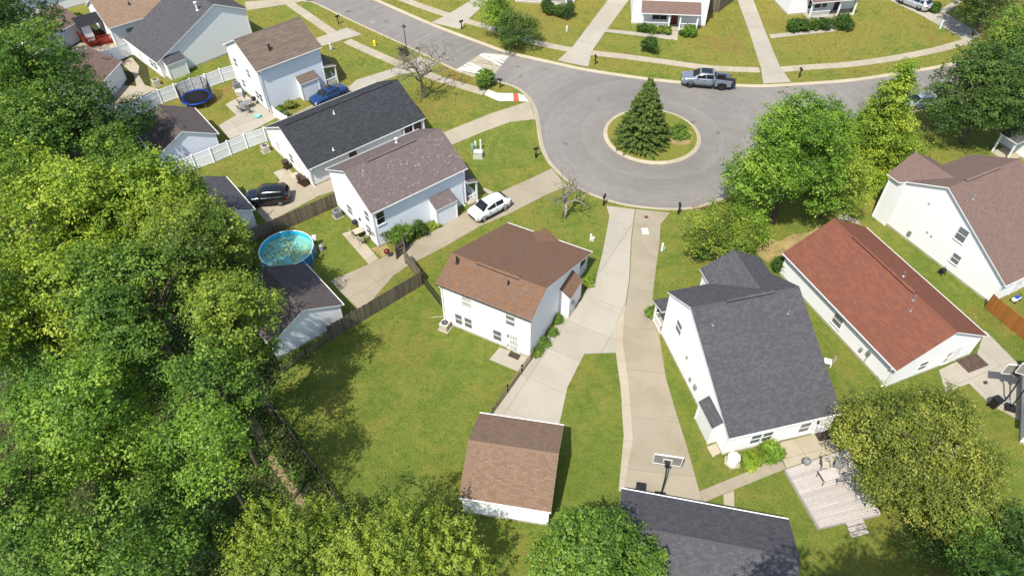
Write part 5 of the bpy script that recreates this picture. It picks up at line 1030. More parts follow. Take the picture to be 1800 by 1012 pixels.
# ---------------------------------------------------------------- vehicles
def car(label, fw_, rw_, side, spec, paint, cat='car', rim='rim', name='parked_car'):
    """fw_, rw_: ground points under the front and rear wheels of the visible flank; side=+1 if that flank is the car's left"""
    f = Vector(fw_); r = Vector(rw_); d = (f - r).normalized(); an = math.atan2(d.y, d.x); lf = Vector((-d.y, d.x)); S = spec; W = S['W'] / 2; L = S['L']; wb = S['wb']
    c = (f + r) / 2 - lf * side * (W - .05); root = empty(name, (c.x, c.y, S.get('z', .03)), an, label, cat)
    xf, xr = S['nose'], S['nose'] - L; P = M[paint]
    # lower body: stations along x with shoulder height and half width
    top = S['top']; st = [xf, xf - .05, xf - .18, xf - .45] + [xf - .45 - (L - .9) * k / 12 for k in range(1, 12)] + [xr + .45, xr + .18, xr + .05, xr]
    def interp(t, x):
        for (a, za), (b, zb) in zip(t, t[1:]):
            if b <= x <= a: return za + (zb - za) * (a - x) / max(1e-6, a - b)
        return t[-1][1]
    def hwid(x): e = min(xf - x, x - xr); return W * (1 - .22 * max(0, 1 - e / .5) ** 2.2)
    mb = MB(); n = 0
    for x in st:
        w = hwid(x); z = interp(top, x); e = min(xf - x, x - xr); zb = S['gc'] + .16 * max(0, 1 - e / .35); zt = z - .10 * max(0, 1 - e / .14)
        half = [(0, zb), (w * .80, zb), (w * .96, zb + .10), (w, zb + (zt - zb) * .45), (w * .985, zb + (zt - zb) * .78), (w * .93, zt - .02), (w * .80, zt + .015), (w * .4, zt + .035), (0, zt + .04)]
        ring = half + [(-y, zz) for y, zz in half[-2:0:-1]]; n = len(ring); mb.v += [(x, y, zz) for y, zz in ring]
    for i in range(len(st) - 1):
        for j in range(n): a = i * n + j; b = i * n + (j + 1) % n; mb.f.append([a, b, b + n, a + n]); mb.mi.append(0)
    mb.f.append(list(range(n))); mb.mi.append(0); mb.f.append([(len(st) - 1) * n + j for j in range(n)][::-1]); mb.mi.append(0)
    mb.build('body', P, root, True)
    # cabin: base rectangle at the belt, roof rectangle above
    b0, b1, r0, r1, zr, wr = S['cab']; bz = lambda x: interp(top, x) - .02; wbz = W * .93; zr2 = S.get('zr2', zr)
    NB = 6; cb = MB(); fl = []
    xs = [b0, r0] + [r0 + (r1 - r0) * k / NB for k in range(1, NB)] + [r1, b1]
    for i, x in enumerate(xs):
        if i == 0 or i == len(xs) - 1: z = bz(x) + .02; w = wbz * .94; cb.v += [(x, -w, z - .06), (x, -w, z), (x, -w * .5, z + .01), (x, 0, z + .012), (x, w * .5, z + .01), (x, w, z), (x, w, z - .06)]
        else:
            t = (x - r0) / (r1 - r0); z = zr + (zr2 - zr) * t - .05 * (2 * t - 1) ** 2; w = wr * (1 - .04 * (2 * t - 1) ** 2); xb = b0 + (b1 - b0) * (i / (len(xs) - 1))
            cb.v += [(x, -wbz, bz(x) - .05), (x, -w, z - .06), (x, -w * .55, z + .012), (x, 0, z + .03), (x, w * .55, z + .012), (x, w, z - .06), (x, wbz, bz(x) - .05)]
    for i in range(len(xs) - 1):
        for j in range(6): a = i * 7 + j; cb.f.append([a, a + 1, a + 8, a + 7]); cb.mi.append(0)
    cb.build('cabin', P, root, True)
    def panel(nm, q, m='darkglass', push=.012):
        q = [Vector(p) for p in q]; nn = (q[1] - q[0]).cross(q[-1] - q[0]).normalized(); cen = sum(q, Vector()) / len(q); o = cen - Vector((cen.x * .8, 0, .6))
        if nn.dot(o) < 0: nn = -nn
        k = MB(); k.face([p + nn * push for p in q]); k.face([p - nn * .01 for p in q][::-1])
        for i in range(len(q)): a, b = q[i], q[(i + 1) % len(q)]; k.face([a + nn * push, a - nn * .01, b - nn * .01, b + nn * push])
        return k.build(nm, M[m], root)
    wz = lambda x, t: None
    zf = bz(b0) + .02; zb_ = bz(b1) + .02
    lerp = lambda a, b, t: tuple(a[i] + (b[i] - a[i]) * t for i in range(3))
    for nm, xb_, zb2, xr_, zt2 in (('windscreen', b0, zf, r0, zr - .05), ('rear_window', b1, zb_, r1, zr2 - .05)):
        w0 = wbz * .94; w1 = wr * .96
        A, B, C_, D_ = (xb_, -w0, zb2), (xb_, w0, zb2), (xr_, w1, zt2), (xr_, -w1, zt2)
        lo, hi = (.10, .90) if nm == 'windscreen' else S.get('rw', (.12, .88))
        q = [lerp(A, D_, lo), lerp(B, C_, lo), lerp(B, C_, hi), lerp(A, D_, hi)]; q = [(p[0], p[1] * .90, p[2] + (.02)) for p in q]; panel(nm, q)
    for sg in (-1, 1):
        pil = S['pillars']
        for a, b in zip(pil, pil[1:]):
            xa, xb2 = a - .035, b + .035
            def top_z(x):
                if x > r0: t = (b0 - x) / (b0 - r0); return bz(x) + (zr - .05 - bz(x)) * t
                if x < r1: t = (x - b1) / (r1 - b1); return bz(x) + (zr2 - .05 - bz(x)) * t
                return zr + (zr2 - zr) * (x - r0) / (r1 - r0) - .06
            def pt(x, f):
                zb3 = bz(x) + .04; zt3 = top_z(x) - .05
                z = zb3 + (max(zt3, zb3 + .02) - zb3) * f; hh = (z - bz(x) + .05) / (max(zr - .06, bz(x) + .2) - bz(x) + .05)
                return (x, sg * (wbz + (wr - wbz) * min(1, max(0, hh))), z)
            panel('side_window', [pt(xa, 0), pt(xb2, 0), pt(xb2, 1), pt(xa, 1)], push=.014)
            m = MB(); xs_ = (xa + xb2) / 2 - (xa - xb2) * .36; m.box((xs_ - .09, sg * W * .995 - .012, bz(xs_) - .16), (xs_ + .09, sg * W * .995 + .012, bz(xs_) - .12)); m.build('door_handle', P if rim == 'rim' else M['black_pl'], root)
            m = MB(); m.box((b - .006, sg * W * .99 - .012, S['gc'] + .14), (b + .006, sg * W * .99 + .010, bz(b) - .02)); m.build('door_seam', M['black_pl'], root)
        m = MB(); xm = pil[0] - .12; m.box((xm - .06, sg * (W + .02) - .1, bz(xm) + .02), (xm + .08, sg * (W + .02) + .1, bz(xm) + .17)); m.build('wing_mirror', P if not S.get('dark_mirror') else M['black_pl'], root, bevel=.03)
    if S.get('sunroof'): k = MB(); x0, x1 = S['sunroof']; k.box((x1, -wr * .72, zr - .03), (x0, wr * .72, zr + .022)); k.build('glass_roof', M['darkglass'], root)
    if S.get('rails'):
        for sg in (-1, 1): MB().obox((r0 - .15, sg * wr * .88, zr + .02), (r1 + .1, sg * wr * .88, zr2 + .02), .05, .06).build('roof_rail', M['black_pl'] if paint != 'c_silver' else M['steel'], root)
    zl = interp(top, xf - .1)
    for sg in (-1, 1):
        k = MB(); k.box((xf - .34, sg * W * .70 - .19, zl - .24), (xf - .02, sg * W * .70 + .19, zl - .08)); k.build('headlight', M['lamp_clear'], root, bevel=.03)
        zt_ = interp(top, xr + .1)
        if S.get('no_tail'): continue
        k = MB(); k.box((xr + .01, sg * W * .74 - .17, zt_ - .30), (xr + .26, sg * W * .74 + .17, zt_ - .10)); k.build('tail_light', M['lamp_red'], root, bevel=.03)
    k = MB(); k.box((xf - .10, -W * .62, S['gc'] + .16), (xf + .012, W * .62, S['gc'] + .44)); k.build('grille', M['black_pl'], root, bevel=.02)
    k = MB(); k.box((xr - .012, -W * .70, S['gc'] + .10), (xr + .08, W * .70, S['gc'] + .28)); k.build('rear_bumper', M['black_pl'], root, bevel=.02)
    k = MB(); k.box((xr - .02, -.26, S['gc'] + .40), (xr + .02, .26, S['gc'] + .53)); k.build('number_plate', M['trim'], root)
    R = S['wr']
    for sg in (-1, 1):
        for x in (wb / 2, -wb / 2):
            o = empty('wheel', (x, sg * (W - .11), R)); o.parent = root; k = MB(); t = [(R * .62, -.105), (R * .95, -.105), (R, -.07), (R, .07), (R * .95, .105), (R * .62, .105)]
            k.lathe([(a, b) for a, b in t] + [t[0]], 22); ob = k.build('tyre', M['tire'], o, True); ob.rotation_euler = (math.pi / 2, 0, 0)
            k = MB(); yy = sg * .085; nS = 10; k.face([(math.cos(j * 6.2832 / 20) * R * .64, yy * .6, math.sin(j * 6.2832 / 20) * R * .64) for j in range(20)]); ob = k.build('rim_well', M['black_pl'], o)
            k = MB()
            for j in range(nS // 2): aa = j * 6.2832 / (nS // 2) + .3; k.obox((0, yy, 0), (math.cos(aa) * R * .60, yy, math.sin(aa) * R * .60), .09, .02, up=(0, 1, 0))
            k.tube([(math.cos(j * 6.2832 / 20) * R * .62, yy, math.sin(j * 6.2832 / 20) * R * .62) for j in range(21)], .02, 5, 0, False); k.build('rim', M[rim], o)
            k = MB(); ya = sg * (W + .004); pr = [(math.cos(j * math.pi / 14) * (R + .07), math.sin(j * math.pi / 14) * (R + .07)) for j in range(15)]; pi_ = [(a * (R * .99) / (R + .07), b * (R * .99) / (R + .07)) for a, b in pr]
            for j in range(14):
                for yv in (ya,): k.face([(x + pr[j][0], yv, R + pr[j][1]), (x + pr[j + 1][0], yv, R + pr[j + 1][1]), (x + pi_[j + 1][0], yv, R + pi_[j + 1][1]), (x + pi_[j][0], yv, R + pi_[j][1])])
                k.face([(x + pr[j][0], ya, R + pr[j][1]), (x + pr[j + 1][0], ya, R + pr[j + 1][1]), (x + pr[j + 1][0], ya - sg * .08, R + pr[j + 1][1]), (x + pr[j][0], ya - sg * .08, R + pr[j][1])])
            k.build('wheel_arch', M['black_pl'] if S.get('cladding') else M['tire'], root)
    if S.get('cladding'):
        for sg in (-1, 1): k = MB(); k.box((-wb / 2 + R + .1, sg * W - .02, S['gc'] + .02), (wb / 2 - R - .1, sg * W + .012, S['gc'] + .17)); k.build('sill_trim', M['black_pl'], root)
    return root
SUV = dict(L=4.35, W=1.83, wb=2.60, nose=2.12, gc=.22, wr=.35, top=[(2.2, .80), (2.02, .93), (1.2, 1.02), (-1.6, 1.05), (-2.05, 1.02), (-2.3, .95)], cab=(1.28, -2.12, .42, -1.42, 1.63, .62), zr2=1.55, pillars=[.80, -.28, -1.22], cladding=1, rw=(.18, .94), rails=0)
BOX = dict(L=4.24, W=1.81, wb=2.57, nose=2.05, gc=.24, wr=.36, top=[(2.1, .94), (1.95, 1.04), (.95, 1.10), (-1.9, 1.13), (-2.3, 1.10)], cab=(1.02, -2.14, .55, -1.98, 1.70, .70), zr2=1.68, pillars=[.66, -.28, -1.20, -1.85], cladding=1, rails=1, dark_mirror=1)
SED = dict(L=4.75, W=1.83, wb=2.80, nose=2.35, gc=.17, wr=.335, top=[(2.4, .66), (2.2, .76), (1.1, .90), (-1.6, .96), (-2.1, .95), (-2.45, .86)], cab=(1.20, -1.85, .25, -.95, 1.43, .56), zr2=1.41, pillars=[.70, -.28, -1.15], sunroof=(.05, -.65))
WAG = dict(L=4.7, W=1.85, wb=2.75, nose=2.25, gc=.19, wr=.34, top=[(2.3, .74), (2.1, .86), (1.05, .98), (-1.9, 1.03), (-2.45, .98)], cab=(1.15, -2.3, .40, -1.75, 1.55, .62), zr2=1.50, pillars=[.75, -.28, -1.15, -1.75], rails=1)
car('white compact crossover parked in the weathered driveway by the lichen roofed house', (-2.63, 51.55), (-0.59, 53.21), 1, SUV, 'c_white')
car('boxy black off road style car parked beside the plank fence', (-25.41, 54.03), (-22.88, 54.30), 1, BOX, 'c_black')
car('dark blue saloon with glass roof parked beside the taupe roofed house', (-22.17, 72.06), (-19.52, 74.67), 1, SED, 'c_blue', rim='rimdark')
car('silver estate car parked on the driveway at the top right', (55.21, 97.40), (56.96, 95.05), 1, WAG, 'c_silver', rim='rimdark')
car('silver car parked at the kerb, half hidden by the large dusky tree', (45.55, 70.08), (49.27, 70.85), 1, dict(SED, z=-.10, sunroof=None), 'c_silver')
# pickup: cab and nose as above, open dark bed behind
PK = dict(no_tail=1, L=3.95, W=2.0, wb=3.66, nose=2.95, gc=.32, wr=.44, z=-.10, top=[(3.0, 1.02), (2.8, 1.16), (1.55, 1.30), (-.9, 1.34), (-1.1, 1.34)], cab=(1.72, -.98, .85, -.75, 1.92, .76), zr2=1.90, pillars=[1.20, .15, -.75], sunroof=(.75, -.55), cladding=1, dark_mirror=1, rw=(.2, .85))
pk = car('pale grey electric style pickup truck with open dark bed parked at the far kerb', (21.69, 75.80), (25.25, 75.15), 1, PK, 'c_pick', 'pickup', 'rimdark', 'pickup_truck')
W = 1.0
for sg in (-1, 1):
    mb = MB(); prof = [(-1.0, .42), (-1.25, .42), (-1.32, .86), (-1.83, 1.0), (-2.34, .86), (-2.42, .50), (-2.86, .55), (-2.90, 1.25), (-.98, 1.36)]
    for y in (sg * W * .985, sg * W * .86): mb.face([(x, y, z) for x, z in prof])
    for i in range(len(prof)): (xa, za), (xb, zb) = prof[i], prof[(i + 1) % len(prof)]; mb.face([(xa, sg * W * .985, za), (xb, sg * W * .985, zb), (xb, sg * W * .86, zb), (xa, sg * W * .86, za)])
    mb.build('bed_side', M['c_pick'], pk)
    MB().box((-2.95, sg * .82 - .13, .98), (-2.88, sg * .82 + .13, 1.22)).build('tail_light', M['lamp_red'], pk)
    MB().box((-2.3, sg * .70 - .16, .72), (-1.3, sg * .70 + .14, 1.12)).build('wheel_box', M['black_pl'], pk)
MB().box((-2.86, -.86, .60), (-1.0, .86, .72)).build('bed_floor', M['black_pl'], pk); MB().box((-1.1, -.86, .72), (-1.0, .86, 1.34)).build('bed_bulkhead', M['black_pl'], pk)
MB().box((-3.45, -.80, .70), (-2.88, .80, .76)).build('tailgate', M['black_pl'], pk); MB().box((-3.05, -.90, .42), (-2.84, .90, .66)).build('rear_step', M['black_pl'], pk, bevel=.02)
MB().box((-2.8, -.9, .36), (-1.0, .9, .44)).build('chassis', M['black_pl'], pk)

# ---------------------------------------------------------------- street furniture
def mailbox(xy, rz, label, style=0):
    r = empty('mailbox', (*xy, 0), rz, label, 'mailbox', 'kerbside mailboxes'); MB().box((-.05, -.05, -.05), (.05, .05, 1.05)).build('post', M['darkmetal'], r)
    if style: MB().box((-.09, -.09, 0), (.09, .09, .5)).build('post_sleeve', M['darkmetal'], r)
    mb = MB(); n = 8; L = .28; ring = [(.11, 1.05)] + [(math.cos(t * math.pi / n) * .11, 1.17 + math.sin(t * math.pi / n) * .11) for t in range(n + 1)] + [(-.11, 1.05)]
    for x in (-L, L): mb.face([(x, y, z) for y, z in ring])
    for i in range(len(ring)): (ya, za), (yb, zb) = ring[i], ring[(i + 1) % len(ring)]; mb.face([(-L, ya, za), (L, ya, za), (L, yb, zb), (-L, yb, zb)])
    b = mb.build('box', M['black_pl'], r); MB().box((-.29, -.10, 1.06), (-.285, .10, 1.2)).build('flap', M['darkmetal'], b); MB().box((.05, -.125, 1.15), (.09, -.115, 1.36)).build('flag', M['lamp_red'], b); MB().box((-.25, -.03, 1.0), (.25, .03, 1.05)).build('arm', M['darkmetal'], r)
for i, (xy, a, l, st) in enumerate((((9.15, 53.92), 70, 'black kerbside mailbox left of the central driveways', 1), ((16.30, 52.52), 85, 'black kerbside mailbox right of the central driveways', 1), ((2.70, 61.96), 20, 'black kerbside mailbox between the two left driveways', 1), ((-23.41, 92.99), 40, 'black mailbox on a post at the upper left kerb', 0), ((-6.46, 91.14), 40, 'black mailbox beside the far driveway near the speed table', 0), ((-1.20, 76.05), -30, 'black mailbox beside the round kerb shrub', 0), ((10.74, 81.36), 100, 'black mailbox right of the far central driveway', 0), ((35.33, 77.71), 95, 'black mailbox right of the driveway behind the pickup', 0))): mailbox(xy, RAD(a), l, st)
r_ = empty('street_lamp', (*(-13.16, 84.15), 0), 0, 'black lantern street lamp beside the withered bushes', 'street lamp')
MB().lathe([(.16, 0), (.16, .25), (.09, .4), (.055, .6), (.045, 3.35), (.07, 3.4), (.07, 3.45)], 12).build('pole', M['darkmetal'], r_); MB().lathe([(.08, 3.45), (.17, 3.85), (.0, 3.85)], 8).build('lantern_glass', M['lamp_clear'], r_); MB().lathe([(.30, 3.86), (.26, 3.92), (.10, 4.08), (.03, 4.14), (.03, 4.25), (0, 4.26)], 12).build('lantern_cap', M['darkmetal'], r_); MB().lathe([(0, 3.85), (.30, 3.86)], 12).build('lantern_rim', M['darkmetal'], r_)
r_ = empty('fire_hydrant', (*(-17.68, 86.95), 0), .4, 'yellow fire hydrant on the grass strip near the withered bushes', 'hydrant')
MB().lathe([(.17, 0), (.17, .06), (.12, .08), (.12, .52), (.16, .54), (.16, .58), (.12, .62), (.07, .72), (.0, .75)], 12).build('barrel', M['yellow'], r_, True)
for sg in (-1, 1): MB().tube([(0, 0, .42), (sg * .24, 0, .42)], .065, 8).build('side_outlet', M['yellow'], r_)
MB().tube([(0, 0, .38), (0, -.24, .38)], .085, 8).build('front_outlet', M['yellow'], r_)
def pedestal(xy, label, h=.75, base=None):
    r = empty('utility_pedestal', (*xy, 0), .3, label, 'utility box'); MB().box((-.08, -.08, 0), (.08, .08, h)).build('post', M['trim'], r, bevel=.02)
    if base: MB().lathe([(.17, 0), (.17, .38), (.13, .44), (0, .46)], 10, (.24, -.05)).build('dome', M[base], r)
pedestal((7.43, 48.80), 'small white and green utility post left of the central driveways', .8, 'pale_green'); pedestal((13.88, 47.31), 'white utility post with green dome right of the weathered driveway', .95, 'green_box'); pedestal((-23.29, 85.85), 'white utility post on the lawn of the taupe roofed house', .9, 'grey_pl'); pedestal((7.70, 90.18), 'white utility post on the dry lawn across the street', .8); pedestal((57.78, 89.91), 'white utility post beside the silver estate car driveway', 1.2, 'green_box')
r_ = empty('transformer', (*(-3.45, 62.16), 0), RAD(-5), 'pale green transformer cabinet on the lawn between the left driveways', 'utility box'); MB().box((-.55, -.5, 0), (.55, .5, .10)).build('pad', M['conc_walk'], r_); MB().box((-.45, -.38, .10), (.45, .38, .75)).build('cabinet', M['pale_green'], r_, bevel=.03); MB().box((-.47, -.41, .72), (.47, .1, .80)).build('lid', M['pale_green'], r_)
r_ = empty('utility_pedestal', (*(-4.10, 63.31), 0), 0, 'squat green cylinder behind the transformer cabinet', 'utility box'); MB().lathe([(.22, 0), (.22, .8), (.17, .9), (0, .92)], 12).build('drum', M['green_box'], r_, True)
pedestal((-3.80, 63.62), 'thin white post just behind the green cylinder', 1.0); pedestal((-3.24, 63.61), 'thicker white post right behind the transformer cabinet', 1.2)
# ---------------------------------------------------------------- yard things
def ac_unit(xy, rz, label, m, s=.75, h=.75):
    r = empty('air_conditioner', (*xy, 0), rz, label, 'air conditioner'); q = s / 2; MB().box((-q - .1, -q - .1, 0), (q + .1, q + .1, .06)).build('pad', M['conc_walk'], r); MB().box((-q, -q, .06), (q, q, h)).build('housing', M[m], r, bevel=.03)
    for k in range(5): MB().box((-q - .006, -q + .05, .14 + k * .11), (q + .006, q - .05, .17 + k * .11)).build('louvre', M['grey_pl'], r)
    MB().lathe([(q * .82, h + .004), (q * .80, h + .03), (q * .72, h + .03), (q * .70, h + .004)], 16).build('fan_ring', M['grey_pl'], r); MB().disc(q * .72, h + .006, 16).build('fan_well', M['black_pl'], r)
    for k in range(4): a = k * math.pi / 4; MB().obox((-math.cos(a) * q * .72, -math.sin(a) * q * .72, h + .02), (math.cos(a) * q * .72, math.sin(a) * q * .72, h + .02), .02, .01).build('grille_bar', M['grey_pl'], r)
ac_unit((-5.60, 38.19), RAD(-28), 'pale air conditioner at the rear corner of the brown roofed house', 'ac_beige'); ac_unit((-16.96, 52.69), RAD(38), 'dark grey air conditioner behind the lichen roofed house', 'ac_grey'); ac_unit((-26.51, 63.59), RAD(39), 'beige air conditioner behind the charcoal roofed ranch', 'ac_beige'); ac_unit((-33.08, 76.66), RAD(40), 'grey air conditioner behind the taupe roofed house', 'ac_grey'); ac_unit((-43.09, 77.51), RAD(40), 'beige air conditioner at the corner of the tall gabled house', 'ac_beige')
r_ = empty('air_conditioner', (*(15.55, 25.46), 0), .2, 'air conditioner under a white cover behind the grey roofed house', 'air conditioner'); MB().lathe([(.62, 0), (.62, .05), (0, .05)], 6).build('pad', M['conc_walk'], r_); MB().lathe([(.44, .05), (.46, .5), (.44, .78), (.36, .84), (.15, .80), (0, .82)], 8).build('cover', M['trim'], r_)
def bin_(xy, rz, label, m):
    r = empty('wheelie_bin', (*xy, 0), rz, label, 'bin'); mb = MB(); b, t = .22, .29
    lo = [(-b, -b, .08), (b, -b, .08), (b, b, .08), (-b, b, .08)]; hi = [(-t, -t, 1.0), (t, -t, 1.0), (t, t, 1.0), (-t, t, 1.0)]; mb.face(lo[::-1]); mb.face(hi)
    for i in range(4): mb.face([lo[i], lo[(i + 1) % 4], hi[(i + 1) % 4], hi[i]])
    mb.build('tub', M[m], r); MB().box((-.31, -.33, 1.0), (.31, .31, 1.07)).build('lid', M[m], r, bevel=.02); MB().tube([(-.25, .36, .95), (.25, .36, .95)], .02, 6).build('handle', M[m], r)
    for sg in (-1, 1): MB().tube([(sg * .24, .24, .11), (sg * .30, .24, .11)], .11, 12).build('wheel', M['tire'], r)
bin_((-23.55, 60.40), .7, 'brown wheeled bin nearest the small window of the charcoal roofed ranch', 'brown_pl'); bin_((-21.55, 57.86), .7, 'dark brown wheeled bin at the corner of the charcoal roofed ranch', 'brown_pl'); bin_((-21.12, 57.48), .5, 'dark brown wheeled bin standing outermost at the ranch corner', 'brown_pl'); bin_((8.59, 23.08), -.2, 'black wheeled bin beside the basketball hoop', 'black_pl'); bin_((-52.89, 90.52), .6, 'black wheeled bin behind the red railed deck', 'black_pl'); bin_((36.17, 29.88), .4, 'black bin among the clutter by the two hoops', 'black_pl')
def hoop(xy, rz, label, h=3.05, col='darkmetal', lean=.75):
    r = empty('basketball_hoop', (*xy, .03), rz, label, 'basketball hoop'); MB().box((-.38, -.50, 0), (.38, .25, .16)).build('base', M['grey_pl'] if h < 3 else M['black_pl'], r, bevel=.04)
    MB().tube([(0, -.2, .1), (0, -.1, 1.4), (0, .05, 2.5), (0, lean * .7, h + .15)], .055, 8).build('pole', M[col], r)
    b = MB().box((-.92, lean, h - .15), (.92, lean + .04, h + .92)).build('backboard', M['board'], r); m = MB()
    for a, c in (((-.94, h - .17), (.94, h - .13)), ((-.94, h + .90), (.94, h + .94)), ((-.94, h - .13), (-.90, h + .90)), ((.90, h - .13), (.94, h + .90)), ((-.3, h + .05), (-.26, h + .5)), ((.26, h + .05), (.3, h + .5)), ((-.26, h + .46), (.26, h + .5))): m.box((a[0], lean - .02, a[1]), (c[0], lean + .06, c[1]))
    m.build('board_frame', M['trim'], b); MB().tube([(math.cos(k * math.pi / 10) * .23, lean + .32 + math.sin(k * math.pi / 10) * .23, h) for k in range(21)], .012, 6, 0, False).build('rim', M['orange'], r)
    for k in range(12): a = k * math.pi / 6; MB().tube([(math.cos(a) * .22, lean + .32 + math.sin(a) * .22, h), (math.cos(a + .3) * .13, lean + .32 + math.sin(a + .3) * .13, h - .42)], .006, 3, 0, False).build('net_cord', M['trim'], r)
    MB().box((-.14, lean * .55, h - .02), (.14, lean + .01, h + .34)).build('bracket', M[col], r)
hoop((10.02, 22.94), RAD(-10), 'basketball hoop with clear board on the weathered driveway'); hoop((37.31, 30.53), RAD(-8), 'left basketball hoop with grey board by the right edge', 2.3); hoop((37.45, 29.86), RAD(-25), 'right basketball hoop with clear board by the right edge', 3.05)
# above-ground pool
r_ = empty('swimming_pool', (*(-20.54, 46.98), 0), .2, 'round blue above ground pool with green algae water', 'pool'); PR = 2.42
MB().lathe([(PR, 0), (PR + .03, .5), (PR, 1.12)], 40).build('outer_wall', M['poolblue'], r_, True); MB().lathe([(PR - .03, 1.12), (PR - .05, .4)], 40).build('liner', M['poolin'], r_, True); MB().disc(PR - .05, .62, 40).build('water', M['water'], r_)
MB().tube([(math.cos(k * math.pi / 24) * PR, math.sin(k * math.pi / 24) * PR, 1.13) for k in range(49)], .035, 6, 0, False).build('top_rail', M['vinyl'], r_)
for k in range(14):
    a = k * math.pi / 7; MB().tube([(math.cos(a) * (PR + .06), math.sin(a) * (PR + .06), 0), (math.cos(a) * (PR + .06), math.sin(a) * (PR + .06), 1.13)], .025, 6).build('leg', M['vinyl'], r_)
MB().box((PR - .1, .9, .75), (PR + .25, 1.25, 1.2)).build('skimmer', M['trim'], r_, bevel=.03); MB().tube([(PR + .1, -.9, .4), (PR + .5, -1.1, .2), (PR + .7, -.4, .15)], .05, 6).build('hose', M['black_pl'], r_); MB().lathe([(.22, 0), (.22, .6), (.1, .7), (0, .7)], 12, (PR + .6, .3)).build('filter_pump', M['grey_pl'], r_)
# trampoline
r_ = empty('trampoline', (*(-36.80, 73.43), 0), .3, 'round trampoline with blue pad and black safety net', 'trampoline'); TR = 1.75
MB().disc(TR - .25, .80, 32).build('jumping_mat', M['mesh'], r_); MB().lathe([(TR - .28, .82), (TR, .84), (TR + .03, .76), (TR - .28, .79)], 32).build('pad', M['trampblue'], r_, True)
for k in range(6):
    a = k * math.pi / 3; c_, s_ = math.cos(a), math.sin(a); MB().tube([(c_ * TR, s_ * TR, 0), (c_ * TR, s_ * TR, .78)], .03, 6).build('leg', M['steel'], r_); MB().tube([(c_ * (TR + .06), s_ * (TR + .06), .5), (c_ * (TR + .06), s_ * (TR + .06), 2.5)], .032, 6).build('net_pole', M['darkmetal'] if k % 2 else M['trampblue'], r_)
m = MB()
for k in range(72):
    a0, a1 = k * math.pi / 36, (k + 1) * math.pi / 36
    m.tube([(math.cos(a0) * (TR - .02), math.sin(a0) * (TR - .02), .84), (math.cos(a0) * (TR - .02), math.sin(a0) * (TR - .02), 2.45)], .018, 3, 0, False)
for z in [.95 + .14 * k for k in range(11)] + [2.46]: m.tube([(math.cos(k * math.pi / 18) * (TR - .02), math.sin(k * math.pi / 18) * (TR - .02), z) for k in range(37)], .010, 3, 0, False)
m.build('safety_net', M['mesh'], r_)
for k, (x, y, s) in enumerate(((.3, .2, .14), (-.2, -.3, .10), (.5, -.2, .10))): MB().lathe([(0, .80), (s * .8, .80 + s * .5), (s, .80 + s), (s * .7, .80 + s * 1.7), (0, .80 + s * 2)], 10, (x, y)).build('ball', M['trim'], r_) if False else None
# deck with boards, steps and furniture
def deck(corners, label, mat, h=.45, bw=.14):
    A, B, C_, D_ = [Vector(p) for p in corners]; r = empty('deck', (*A, 0), 0, label, 'deck'); n = int((D_ - A).length / (bw + .008))
    for k in range(n):
        a, b = A.lerp(D_, k / n) - A, B.lerp(C_, k / n) - A; a2, b2 = A.lerp(D_, (k + .93) / n) - A, B.lerp(C_, (k + .93) / n) - A
        MB().prism([tuple(a), tuple(b), tuple(b2), tuple(a2)], h - .04, h + random.uniform(-.004, .004)).build('board', mat, r)
    for p, q in ((A, B), (B, C_), (C_, D_), (D_, A)): MB().obox((*(p - A), h / 2 - .03), (*(q - A), h / 2 - .03), .05, h - .08).build('skirt_board', mat, r)
    return r
deck([(19.00, 24.63), (22.37, 25.71), (24.18, 21.37), (20.08, 20.38)], 'bleached wooden deck behind the grey roofed house, under the yellowing tree', M['deck']) if False else None
dk = deck([(20.10, 20.41), (24.45, 21.31), (23.89, 26.22), (19.03, 24.66)], 'bleached wooden deck behind the grey roofed house, under the yellowing tree', M['deck'], .40)
r_ = empty('deck_steps', (*(22.55, 20.92), 0), RAD(13), 'three bleached wooden steps at the lower edge of the deck', 'steps')
for k in range(3): MB().box((-.62, -.32 - .32 * k, .24 - .11 * k), (.62, -.02 - .32 * k, .29 - .11 * k)).build('tread', M['deck'], r_); MB().box((-.6, -.04 - .32 * k, 0), (.6, -.0 - .32 * k, .24 - .11 * k)).build('riser', M['deck'], r_)
def kettle(xy, z, label, m):
    r = empty('kettle_grill', (*xy, z), .5, label, 'grill'); MB().lathe([(0, .48), (.14, .52), (.25, .64), (.28, .76)], 16).build('bowl', M[m], r, True); MB().lathe([(.285, .76), (.25, .90), (.14, 1.0), (0, 1.02)], 16).build('lid', M[m], r, True)
    for k in range(3): a = k * 2.094; MB().tube([(math.cos(a) * .16, math.sin(a) * .16, .56), (math.cos(a) * .30, math.sin(a) * .30, 0)], .014, 5).build('leg', M['steel'], r)
    MB().tube([(-.05, 0, 1.03), (.05, 0, 1.03)], .02, 6).build('handle', M['darkmetal'], r)
kettle((20.53, 25.04), .03, 'grey kettle grill between patio and deck of the grey roofed house', 'ac_grey'); kettle((-14.92, 50.91), .0, 'black kettle grill behind the lichen roofed house', 'black_pl'); kettle((-11.39, 46.77), .03, 'dark red kettle grill on three legs by the plank gate', 'redenamel'); kettle((-29.96, 72.93), .03, 'black kettle grill on the patio of the taupe roofed house', 'black_pl')
def table(xy, z, rz, label, w, d, h, top, leg='darkmetal'):
    r = empty('patio_table', (*xy, z), rz, label, 'table'); MB().box((-w / 2, -d / 2, h - .04), (w / 2, d / 2, h)).build('table_top', M[top], r, bevel=.015)
    for sx in (-1, 1):
        for sy in (-1, 1): MB().tube([(sx * w * .42, sy * d * .42, h - .04), (sx * w * .46, sy * d * .46, 0)], .02, 6).build('leg', M[leg], r)
